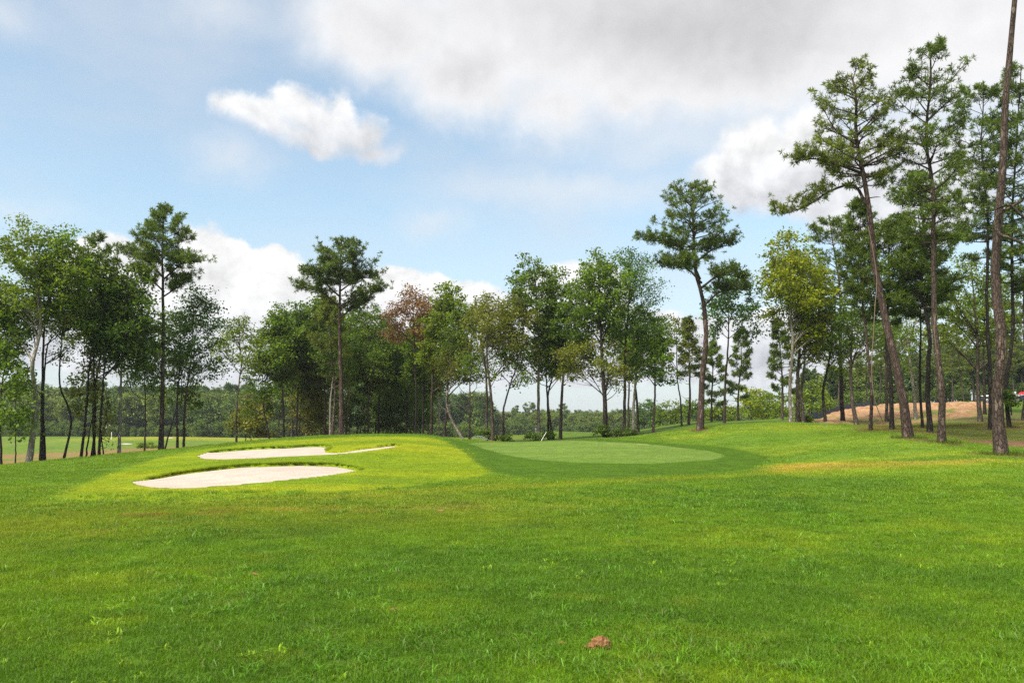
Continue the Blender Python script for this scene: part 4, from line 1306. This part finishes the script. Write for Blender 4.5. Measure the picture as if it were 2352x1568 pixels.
# --- emergent far pines and two reddish trees in the far wood
FARP = "lone pines standing above the far wood"
for bx, ty, lab in [(1215, 932, "far pine standing above the distant wood, twin-crowned"), (1448, 934, "far pine standing above the distant wood behind the leaning pair"), (1296, 938, "far flat-topped pine above the distant wood beside the black trunk"), (1330, 950, "smallest far pine above the distant wood")]:
    pass
for (cx, ty, hw, lab) in [(1447, 0, 0, '')][:0]:
    pass
for (bx, ty, hw, lab) in [(1216, 924, 20, "far pine with the broadest dome above the distant wood"), (1184, 934, 12, "narrow far pine beside the broad-domed far pine"), (1292, 928, 17, "far pine above the distant wood next to the black trunk"),
                          (1328, 941, 11, "smallest far pine poking above the distant wood"), (1035, 925, 17, "far pine above the distant wood seen past the crooked pale stem")]:
    tree(P_, 'pine', 'mid', 290, 2.2, [(bx, 1002), (bx, 960)], (bx, ty, ty + 34, hw), lab, FARP, nb=14, need=10, nsub=5, stubs=0)
for (bx, ct, cb, hw, lab) in [(572, 903, 965, 22, "reddish-brown dead tree in the far wood beyond the low field"), (610, 912, 950, 24, "second rusty-leaved tree in the far wood, lighter and lower")]:
    tree(B_, 'brown', 'mid', 205, 3, [(bx, 1003), (bx, 960)], (bx, ct, cb, hw), lab, dens=1.2, clump=1.1)


# ------------------------------------------------------------------ far wood that reads as one mass
def far_wood():
    global LEAF, NEEDLE
    keepL, keepN = LEAF, NEEDLE
    coll = bpy.data.collections.new('far_wood_trees')
    H = 12.0
    k = 0
    for nm, kind, tint, n in (('a', B_, (0.088, 0.140, 0.020), 1), ('b', B_, (0.125, 0.170, 0.022), 1), ('c', B_, (0.064, 0.112, 0.024), 1), ('d', P_, (0.070, 0.115, 0.026), 1), ('e', B_, (0.095, 0.148, 0.018), 1)):
        mt = leaf_mat('far_leaf_' + nm, (*tint, 1), 0.25, 0.4)
        LEAF = NEEDLE = mt
        if kind == B_:
            tm, cm = broad_meshes([(0, 0, 0), (0.1, 0, 4), (0, 0.1, 9)], 0.2, ((0, 0, 7.6 if nm != 'e' else 5.0), (3.4, 3.4, 4.4 if nm != 'e' else 5.0)), 900 + k, 120, 34, 0.26, BARK['mid' if nm != 'a' else 'pale'], 1.25, 9, sides=5)
        else:
            tm, cm = pine_meshes([(0, 0, 0), (0.1, 0, 6), (0, 0.1, 12)], 0.2, 6.0, 12.2, 2.6, 950, 26, BARK['mid'], 'round', 0.7, 6, 3, 9, 5, 0, need_w=0.12)
        for m_ in (tm, cm):
            pass
        # one source object per kind: trunk and crown joined
        import bmesh
        bm = bmesh.new()
        bm.from_mesh(tm)
        nf = len(bm.faces)
        bm.from_mesh(cm)
        bm.faces.ensure_lookup_table()
        for f in bm.faces[nf:]:
            f.material_index = 1
        me = bpy.data.meshes.new('far_tree')
        bm.to_mesh(me)
        bm.free()
        me.materials.append(tm.materials[0])
        me.materials.append(mt)
        coll.objects.link(bpy.data.objects.new('far_tree_' + nm, me))
        k += 1
    LEAF, NEEDLE = keepL, keepN
    r = np.random.default_rng(55)
    P, S, I = [], [], []

    def band(px0, px1, D0, D1, n, h0, h1, kinds):
        for i in range(n):
            px = px0 + (px1 - px0) * (i + r.random()) / n
            D = D0 + (D1 - D0) * r.random()
            x = at(px, 985, D)[0]
            z = ground(x, D)[0]
            P.append((x, D, z - 0.2))
            S.append((h0 + (h1 - h0) * r.random()) / H)
            I.append(r.choice(kinds))
    # left: tall wall of wood
    band(-500, 650, 205, 212, 85, 9.5, 12.5, [0, 1, 4])
    band(-500, 650, 213, 235, 110, 11.5, 14.0, [0, 1, 2, 3])
    band(-500, 650, 236, 262, 90, 13.0, 16.0, [2, 3, 0])
    band(-500, 650, 201, 205, 90, 3.0, 6.0, [4])
    # middle: farther off
    band(620, 1120, 225, 260, 90, 8.5, 12.0, [0, 2, 3, 4])
    band(620, 1120, 262, 300, 70, 12.0, 15.0, [0, 1, 2, 3])
    band(620, 1120, 215, 222, 60, 3.0, 6.0, [4])
    band(1080, 1900, 268, 280, 90, 6.2, 8.2, [0, 1, 4])
    band(1080, 1900, 282, 310, 110, 7.2, 9.2, [0, 1, 2])
    band(1080, 1900, 262, 268, 60, 3.5, 6.0, [4])
    # right: wood on the hill, behind the row of pines
    band(1850, 2120, 150, 175, 46, 6.0, 10.0, [0, 1, 2, 3])
    band(2100, 2700, 140, 175, 90, 7.0, 11.5, [0, 2, 3, 3])
    band(1880, 2700, 136, 142, 50, 2.5, 5.0, [4])
    P, S = np.array(P), np.array(S)
    rot = np.c_[np.zeros((len(P), 2)), r.random(len(P)) * 6.28]
    scl = np.c_[S * (0.85 + .4 * r.random(len(P))), S * (0.85 + .4 * r.random(len(P))), S]
    points_instancer('far_wood', P, rot, scl, I, np.ones((len(P), 3)), coll, kind='stuff', label="distant mixed green wood closing the view beyond the fields")


far_wood()


# ------------------------------------------------------------------ shrubs and grass clumps at tree feet
def shrub(px, py, D, w, h, tint, label, group=None, name='shrub', blades=False, up=False):
    p = at(px, py, D)
    base = p if up else np.array([p[0], D, ground(p[0], D)[0]])
    r = np.random.default_rng(int(px * 7 + py))
    e = bpy.data.objects.new(name, None)
    COL.objects.link(e)
    e.location = base
    e['label'], e['category'] = label, ('grass clump' if blades else 'shrub')
    if group:
        e['group'] = group
    if blades:
        n = 420
        a, q = r.random(n) * 6.28, np.sqrt(r.random(n))
        b = np.c_[np.cos(a) * q * w, np.sin(a) * q * w, np.full(n, -0.03)]
        hh = h * (0.4 + 0.6 * r.random(n))[:, None]
        d = unit(np.c_[np.cos(a) * .5, np.sin(a) * .5, np.ones(n)] + r.normal(0, .3, (n, 3)))
        side = unit(np.cross(d, r.normal(size=(n, 3)))) * 0.008
        V, Q = leaf_quads(b + d * hh / 2, d * hh / 2, side)
        c = link('blades', quads_mesh('blades', V, Q, LEAF), e)
        c['kind'] = 'stuff'
    else:
        tm, cm = broad_meshes([(0, 0, 0), (0.02, 0, h * .3), (0, 0, h * .6)], 0.03, ((0, 0, h * 0.5), (w, w * .8, h * .5)), int(px), max(16, int(30 * w * h)), 46, 0.07, BARK['dark'], 0.28, 5, sides=5)
        link('stem', tm, e)
        c = link('foliage', cm, e)
    c.color = (*G[tint], 1)


shrub(1225, 1012, 61, 0.65, 0.8, 'dark', "dark leafy shrub at the foot of the tall pale trunk")
shrub(1262, 1010, 63, 0.6, 0.8, 'dark', "small shrub between pale trunk and twisted stem")
shrub(1122, 1014, 60.5, 0.9, 1.0, 'dark', "dark undergrowth at the foot of the crossed stems")
shrub(1164, 1014, 59.5, 0.6, 0.5, 'dark', "low undergrowth at the foot of the Y-shaped tree")
shrub(1386, 1004, 57.4, 0.6, 1.0, 'dark', "ivy shrub climbing the thick double trunk")
shrub(1415, 1001, 58, 1.0, 0.5, 'dark', "low undergrowth between ivy trunk and blue-green tree")
shrub(1445, 1000, 59, 0.8, 0.6, 'dark', "low undergrowth at the foot of the blue-green tree")
shrub(1855, 966, 60, 0.6, 0.6, 'mid', "small green shrub on the bank beside the vine-covered trunk")
shrub(2317, 925, 46.75, 0.42, 0.8, 'dark', "ivy clump growing on the dark stem near the pickup", up=True, name='ivy_clump')
shrub(2322, 934, 46.6, 0.32, 0.4, 'mid', "bright sprig of leaves below the ivy clump near the pickup", up=True, name='ivy_clump')
shrub(2163, 1018, 35.8, 0.75, 0.30, 'mid', "clump of long grass round the foot of the tallest pine", name='grass_clump', blades=True)
shrub(2301, 1044, 29.3, 0.70, 0.26, 'mid', "clump of long grass round the massive trunk", name='grass_clump', blades=True)
shrub(2088, 1002, 36.8, 0.75, 0.24, 'mid', "clump of long grass round the leaning pine", name='grass_clump', blades=True)
shrub(340, 1023, 92, 1.4, 0.7, 'light', "weedy green bank edge in the low field beside the pine")

# ------------------------------------------------------------------ vines
VINE = plain('vine_bark', (0.15, 0.11, 0.075), 0.9, 0.1)


def rope(name, picks, rad, label, mat=None):
    pts = np.array([at(*p) for p in picks])
    base = pts[-1].copy()
    a = Acc()
    a.tube(spline(pts - base, 40), np.full(40, rad), 5)
    link(name, a.mesh(name, mat or VINE, True), label=label, cat="vine", loc=base)


rope('hanging_vine', [(1994, 520, 36.6), (2004, 570, 36.5), (2014, 640, 36.5), (2010, 700, 36.4), (2006, 770, 36.3), (2002, 850, 36.2), (2010, 920, 36.3), (2030, 975, 36.6)], 0.020, "thick pale vine hanging down beside the leaning pine")
rope('hanging_vine', [(2150, 720, 35.6), (2146, 750, 35.55), (2150, 800, 35.5), (2158, 850, 35.6), (2160, 880, 35.7)], 0.014, "thin vine curling round the tallest pine's trunk")
rope('broken_limb', [(2352, 500, 29.0), (2330, 480, 29.0), (2316, 470, 29.0), (2290, 478, 29.3)], 0.05, "bare broken limb sticking out of the massive trunk", BARK['pine'])
rope('broken_limb', [(2350, 560, 28.8), (2318, 545, 28.9), (2300, 540, 29.0), (2286, 520, 29.2), (2290, 495, 29.3), (2312, 482, 29.2), (2348, 460, 29)], 0.055, "bare hooked limb curving round the massive trunk", BARK['pine'])

# ------------------------------------------------------------------ silt fence, stake, pole, sprinkler
FAB = plain('fence_fabric', (0.05, 0.065, 0.095), 0.8, 0.2)
POSTM = plain('fence_post', (0.11, 0.085, 0.06), 0.9, 0.1)
WHITE = plain('white_paint', (0.75, 0.74, 0.70), 0.6, 0.3)
fence_pts = [(1857, 70.5), (1880, 72.5), (1905, 75.5), (1930, 79), (1955, 82.5), (1985, 85), (2010, 86.5)]
fw = []
for px, D in fence_pts:
    x = at(px, 945, D)[0]
    fw.append((x, D, ground(x, D)[0]))
fw = np.array(fw)
fb = bpy.data.objects.new('silt_fence', None)
COL.objects.link(fb)
fb.location = fw[0]
fb['label'], fb['category'] = "low dark blue fabric silt fence along the top of the orange bank", "fence"
L = fw - fw[0]
a = Acc()
sp = spline(L, 40)
for s0, s1 in zip(range(39), range(1, 40)):
    p, q = sp[s0], sp[s1]
    t = unit(q - p)
    nrm = np.array([-t[1], t[0], 0]) * 0.006
    h0, h1 = 0.55 - 0.05 * math.sin(s0 * 1.3), 0.55 - 0.05 * math.sin(s1 * 1.3)
    V = [p - nrm - (0, 0, .25), q - nrm - (0, 0, .25), q - nrm + (0, 0, h1), p - nrm + (0, 0, h0), p + nrm - (0, 0, .25), q + nrm - (0, 0, .25), q + nrm + (0, 0, h1), p + nrm + (0, 0, h0)]
    a.add(V, [(0, 1, 2, 3), (5, 4, 7, 6), (3, 2, 6, 7)])
link('fabric', a.mesh('fabric', FAB), fb)
for i in range(len(L)):
    a = Acc()
    a.tube([L[i] + (0, -0.03, -.3), L[i] + (0, -0.03, .5), L[i] + (0.02, -0.03, .68)], [.025, .025, .022], 6)
    link('post', a.mesh('post', POSTM), fb)


def post(name, p0, p1, rad, label, cat, mat):
    p0, p1 = np.array(p0), np.array(p1)
    a = Acc()
    d = p1 - p0
    a.tube([d * -0.08, d * 0.0, d * 0.96, d * 1.0, d * 1.0], [rad, rad, rad, rad * .7, 0.001], 8)
    return link(name, a.mesh(name, mat, False), label=label, cat=cat, loc=p0)


p = at(1243, 1013, 60)
z = ground(p[0], 60)[0]
post('stake', (p[0], 60, z - .02), (p[0] + 0.40, 60.1, z + 0.66), 0.020, "white wooden stake leaning at the back edge of the green", "stake", WHITE)
p = at(256, 1004, 155)
post('marker_pole', (p[0], 155, ground(p[0], 155)[0]), (p[0], 155, ground(p[0], 155)[0] + 1.45), 0.06, "thin white pole standing upright in the far field", "pole", WHITE)

# sprinkler with its fan of water
sx = at(1082, 1014, 57)
sb = np.array([sx[0], 57, ground(sx[0], 57)[0]])
e = bpy.data.objects.new('lawn_sprinkler', None)
COL.objects.link(e)
e.location = sb
e['label'], e['category'] = "lawn sprinkler throwing an arc of white water behind the mound", "sprinkler"
a = Acc()
a.tube([(0, 0, -.1), (0, 0, .16), (0, 0, .17)], [.022, .022, .014], 8)
link('riser', a.mesh('riser', plain('black_plastic', (0.02, 0.02, 0.02), 0.5)), e)
a = Acc()
a.tube([(0, 0, .17), (0, 0, .22), (.06, 0, .26)], [.03, .03, .012], 8)
link('nozzle', a.mesh('nozzle', bpy.data.materials['black_plastic']), e)
m, g, out = new_mat('spray_water')
tr = g.n('ShaderNodeBsdfTranslucent')
tr.inputs[0].default_value = (0.9, 0.92, 0.95, 1)
df = g.n('ShaderNodeBsdfDiffuse')
df.inputs[0].default_value = (0.85, 0.88, 0.92, 1)
mx = g.n('ShaderNodeMixShader')
mx.inputs[0].default_value = .5
g.put(mx.inputs[1], df.outputs[0])
g.put(mx.inputs[2], tr.outputs[0])
g.put(out.inputs[0], mx.outputs[0])
r = np.random.default_rng(8)
n = 1000
t = r.random(n) ** 0.8
x = 0.05 + 1.25 * t
zc = 0.26 + 0.62 * t * 1.0 - 0.80 * t * t
sprd = 0.02 + 0.10 * t
C = np.c_[x, r.normal(0, .10, n) * t, zc - np.abs(r.normal(0, 1, n)) * sprd * 1.3]
A = unit(r.normal(size=(n, 3))) * (0.005 + 0.005 * r.random((n, 1)))
B = unit(np.cross(A, r.normal(size=(n, 3)))) * 0.005
V, Q = leaf_quads(C, A, B)
w_ = link('water_spray', quads_mesh('water_spray', V, Q, m), e)
w_['kind'] = 'stuff'


# ------------------------------------------------------------------ clod of earth
def blob_mesh(name, R, seed, mat, n=28, amp=0.25):
    V = []
    for i in range(n + 1):
        th = math.pi * i / n
        for j in range(2 * n):
            ph = math.pi * j / n
            V.append((math.sin(th) * math.cos(ph), math.sin(th) * math.sin(ph), math.cos(th)))
    V = np.array(V)
    r = np.random.default_rng(seed)
    s = np.ones(len(V))
    for o, am in ((2.2, amp), (5, amp * .5), (11, amp * .28), (22, amp * .16)):
        k = r.normal(size=(3, 3)) * o
        ph = r.random(3) * 6
        s = s + am * np.sin(V @ k.T + ph).prod(1)
    V = V * s[:, None] * np.array(R)
    Q = [(i * 2 * n + j, (i + 1) * 2 * n + j, (i + 1) * 2 * n + (j + 1) % (2 * n), i * 2 * n + (j + 1) % (2 * n)) for i in range(n) for j in range(2 * n)]
    return quads_mesh(name, V, Q, mat, True)


def clod():
    m, g, out = new_mat('clod_earth')
    tc = g.n('ShaderNodeTexCoord').outputs['Object']
    n1, n2 = g.noise(tc, 26, 6, .7), g.noise(tc, 90, 4, .7)
    c = g.mix(g.step(n1.outputs[0], .3, .7), (0.16, 0.075, 0.030), (0.36, 0.19, 0.085))
    c = g.mix(g.step(n2.outputs[0], .6, .75, 0, .5), c, (0.08, 0.035, 0.015))
    g.put(out.inputs[0], principled(g, c, 0.95, 0.1, bump(g, g.m('ADD', n1.outputs[0], n2.outputs[0]), .9, .02)))
    q = hit(1374, 1492)
    z = ground(q[0], q[1])[0]
    e = bpy.data.objects.new('earth_clod', None)
    COL.objects.link(e)
    e.location = (q[0], q[1], z)
    e['label'], e['category'] = "reddish-brown fibrous clod of earth lying on the fairway grass", "clod"
    b = link('lump', blob_mesh('lump', (0.072, 0.065, 0.055), 4, m), e, loc=(0.022, 0, 0.045))
    b.rotation_euler = (0, 0.35, 0.2)
    b = link('lump', blob_mesh('lump', (0.048, 0.045, 0.030), 9, m, amp=.35), e, loc=(-0.055, -0.012, 0.024))
    # straw fibres sticking out of it
    r = np.random.default_rng(4)
    n = 160
    d = unit(r.normal(size=(n, 3)) + np.array([0, 0, .3]))
    c0 = np.array([0.022, 0, 0.045]) + d * np.array([.066, .06, .05])
    A = unit(d + r.normal(0, .7, (n, 3))) * (0.012 + 0.014 * r.random((n, 1)))
    B = unit(np.cross(A, r.normal(size=(n, 3)))) * 0.0013
    V, Q = leaf_quads(c0, A, B)
    f = link('fibres', quads_mesh('fibres', V, Q, plain('straw', (0.36, 0.24, 0.10), .8)), e)
    f['kind'] = 'stuff'
    for px, py, s, lab in [(584, 1321, .035, "small reddish soil crumb on the weedy fairway patch"), (1012, 1175, .05, "small brown soil crumb where the fairway meets the mound"), (1290, 1478, .022, "tiny brown twig-like crumb just beside the large clod"), (905, 1402, .03, "flat brown soil crumb in the middle of the fairway")]:
        q = hit(px, py)
        link('soil_crumb', blob_mesh('soil_crumb', (s * 1.5, s, s * .6), int(px), m, n=10), label=lab, cat="clod", group="soil crumbs on the fairway", loc=(q[0], q[1], ground(q[0], q[1])[0] + s * .3))


clod()


# ------------------------------------------------------------------ vehicles on the hill
def profile_body(acc, prof, w, inset=0.0):
    """extrude a side outline (x, z) across the width"""
    n = len(prof)
    V = [(x, -w / 2 + (inset if z > 1.0 else 0), z) for x, z in prof] + [(x, w / 2 - (inset if z > 1.0 else 0), z) for x, z in prof]
    Q = [(i, (i + 1) % n, n + (i + 1) % n, n + i) for i in range(n)]
    acc.add(V, Q)
    return V


def side_fill(name, prof, w, mat, parent, inset=0.12):
    import bmesh
    bm = bmesh.new()
    fs = []
    for s in (-1, 1):
        vs = [bm.verts.new((x, s * (w / 2 - (inset if z > 1.0 else 0)), z)) for x, z in prof]
        fs.append(vs)
        bm.faces.new(vs if s < 0 else vs[::-1])
    n = len(prof)
    for i in range(n):
        bm.faces.new((fs[0][(i + 1) % n], fs[0][i], fs[1][i], fs[1][(i + 1) % n]))
    bmesh.ops.triangulate(bm, faces=[f for f in bm.faces if len(f.verts) > 4])
    bmesh.ops.bevel(bm, geom=[e for e in bm.edges if e.calc_face_angle(0) > 0.9], offset=0.03, segments=2, affect='EDGES')
    me = bpy.data.meshes.new(name)
    bm.to_mesh(me)
    bm.free()
    me.materials.append(mat)
    return link(name, me, parent)


RUB, RIM = plain('tyre_rubber', (0.015, 0.015, 0.016), .9, .1), plain('rim_metal', (0.25, 0.25, 0.26), .4, .5, .6)
GLASS = plain('vehicle_glass', (0.02, 0.025, 0.03), 0.08, 0.6)
LAMP = plain('tail_light_lens', (0.55, 0.012, 0.015), .2, .5)
CHROME = plain('bumper_chrome', (0.5, 0.5, 0.52), .25, .5, .8)


def wheel(parent, x, y, rad, w):
    a = Acc()
    n = 20
    ang = np.arange(n) * 2 * math.pi / n
    prof = [(rad * .62, -w / 2), (rad * .94, -w / 2), (rad, -w * .35), (rad, w * .35), (rad * .94, w / 2), (rad * .62, w / 2)]
    V = [(math.cos(t) * q, o, math.sin(t) * q) for q, o in prof for t in ang]
    Q = [(i * n + j, i * n + (j + 1) % n, (i + 1) * n + (j + 1) % n, (i + 1) * n + j) for i in range(len(prof) - 1) for j in range(n)]
    a.add(V, Q)
    wh = link('wheel', a.mesh('wheel', RUB, True), parent, loc=(x, y, rad))
    a = Acc()
    prof = [(0.03, -w * .42), (rad * .3, -w * .45), (rad * .55, -w * .3), (rad * .63, -w * .48), (rad * .63, w * .48), (rad * .55, w * .3), (rad * .3, w * .45), (0.03, w * .42)]
    V = [(math.cos(t) * q, o, math.sin(t) * q) for q, o in prof for t in ang]
    Q = [(i * n + j, i * n + (j + 1) % n, (i + 1) * n + (j + 1) % n, (i + 1) * n + j) for i in range(len(prof) - 1) for j in range(n)]
    a.add(V, Q)
    link('rim', a.mesh('rim', RIM), wh)


def vehicle(name, label, cat, px, D, yaw, paint, truck):
    x = at(px, 925, D)[0]
    e = bpy.data.objects.new(name, None)
    COL.objects.link(e)
    e.location = (x, D, ground(x, D)[0])
    e.rotation_euler = (0, 0, yaw)
    e['label'], e['category'] = label, cat
    w = 1.95
    R = 0.40 if truck else 0.33
    xf, xr = 1.85, -1.75
    if truck:
        arch = lambda c: [(c - .52, .42), (c - .42, .72), (c - .2, .88), (c + .2, .88), (c + .42, .72), (c + .52, .42)]
        prof = [(-2.85, .55), (-2.85, 1.18), (-.75, 1.18), (-.75, 1.22), (-.55, 1.80), (.75, 1.84), (1.35, 1.22), (2.70, 1.10), (2.85, .9), (2.85, .45)] + arch(xf)[::-1] + arch(xr)[::-1]
    else:
        arch = lambda c: [(c - .42, .32), (c - .33, .58), (c - .15, .70), (c + .15, .70), (c + .33, .58), (c + .42, .32)]
        xf, xr = 1.4, -1.35
        prof = [(-2.2, .40), (-2.25, .85), (-2.0, 1.0), (-1.4, 1.42), (-.2, 1.52), (.5, 1.45), (1.2, 1.0), (2.1, .88), (2.25, .65), (2.25, .35)] + arch(xf)[::-1] + arch(xr)[::-1]
    side_fill('body', prof, w, paint, e)
    for xx in (xf, xr):
        for yy in (-w / 2 + .12, w / 2 - .12):
            wheel(e, xx, yy, R, .24)
    zr = (0.80, 1.14) if truck else (0.72, 0.92)
    for s in (-1, 1):
        a = Acc()
        xe = -2.87 if truck else -2.27
        a.box((xe, s * (w / 2 - .09) - .10, zr[0]), (xe + .14, s * (w / 2 - .09) + .105, zr[1]))
        link('tail_light', a.mesh('tail_light', LAMP), e)
        a = Acc()
        yy = s * (w / 2 - .12 + .004)
        if truck:
            V = [(-.42, yy, 1.30), (1.12, yy, 1.30), (.72, yy, 1.72), (-.32, yy, 1.70)]
        else:
            V = [(-1.55, yy, 1.05), (1.0, yy, 1.05), (.42, yy, 1.38), (-1.2, yy, 1.36)]
        V2 = [(q[0], q[1] + s * .008, q[2]) for q in V]
        a.add(V + V2, [(0, 1, 2, 3), (4, 7, 6, 5), (0, 4, 5, 1), (1, 5, 6, 2), (2, 6, 7, 3), (3, 7, 4, 0)])
        link('side_window', a.mesh('side_window', GLASS), e)
    a = Acc()
    if truck:
        a.box((-2.98, -w / 2 + .05, .48), (-2.853, w / 2 - .05, .66))
    else:
        a.box((-2.34, -w / 2 + .08, .36), (-2.2, w / 2 - .08, .6))
    link('bumper', a.mesh('bumper', CHROME if truck else paint), e)
    if truck:
        a = Acc()
        a.box((-2.862, -.72, .72), (-2.852, .72, 1.12))
        link('tailgate', a.mesh('tailgate', plain('tailgate_trim', (0.20, 0.215, 0.23), .35, .5)), e)
        a = Acc()
        a.add([(-.772, -.62, 1.30), (-.772, .62, 1.30), (-.612, .58, 1.72), (-.612, -.58, 1.72), (-.782, -.62, 1.30), (-.782, .62, 1.30), (-.622, .58, 1.72), (-.622, -.58, 1.72)],
              [(0, 1, 2, 3), (4, 7, 6, 5), (0, 4, 5, 1), (1, 5, 6, 2), (2, 6, 7, 3), (3, 7, 4, 0)])
        link('rear_window', a.mesh('rear_window', GLASS), e)
    return e


NAVY = plain('navy_paint', (0.008, 0.012, 0.022), .25, .5, amp=.03)
RED = plain('red_paint', (0.52, 0.015, 0.02), .25, .5, amp=.03)
tk = vehicle('pickup_truck', "dark navy pickup truck with red tail light parked on the hill behind the pines", "truck", 2302, 113, math.radians(152), NAVY, True)
vehicle('red_car', "red car with sloping back, behind the dark pickup's tailgate", "car", 2372, 120, math.radians(20), RED, False)
# white box in the pickup's bed
a = Acc()
a.box((-.36, -.26, 0), (.36, .26, .30))
from mathutils import Matrix
bo = bpy.data.objects.new('cool_box', None)
COL.objects.link(bo)
cs, sn = math.cos(math.radians(152)), math.sin(math.radians(152))
lx, ly = -1.35, 0.35
bo.location = (tk.location.x + cs * lx - sn * ly, tk.location.y + sn * lx + cs * ly, tk.location.z + 1.18)
bo.rotation_euler = (0, 0, math.radians(152))
bo['label'], bo['category'] = "white cool box standing on the bed of the dark pickup", "box"
link('tub', a.mesh('tub', WHITE), bo)
a = Acc()
a.box((-.38, -.28, .30), (.38, .28, .37))
link('lid', a.mesh('lid', WHITE), bo)
print('trees', NTREE[0])


# ------------------------------------------------------------------ thin summer haze
def haze():
    a = Acc()
    a.box((-900, -60, -8), (900, 700, 60))
    m, g, out = new_mat('haze_air')
    v = g.n('ShaderNodeVolumePrincipled')
    v.inputs['Color'].default_value = (0.86, 0.93, 1.0, 1)
    v.inputs['Density'].default_value = 0.00022
    v.inputs['Anisotropy'].default_value = 0.2
    m.node_tree.links.new(v.outputs[0], out.inputs['Volume'])
    link('haze', a.mesh('haze', m), kind='stuff')


haze()
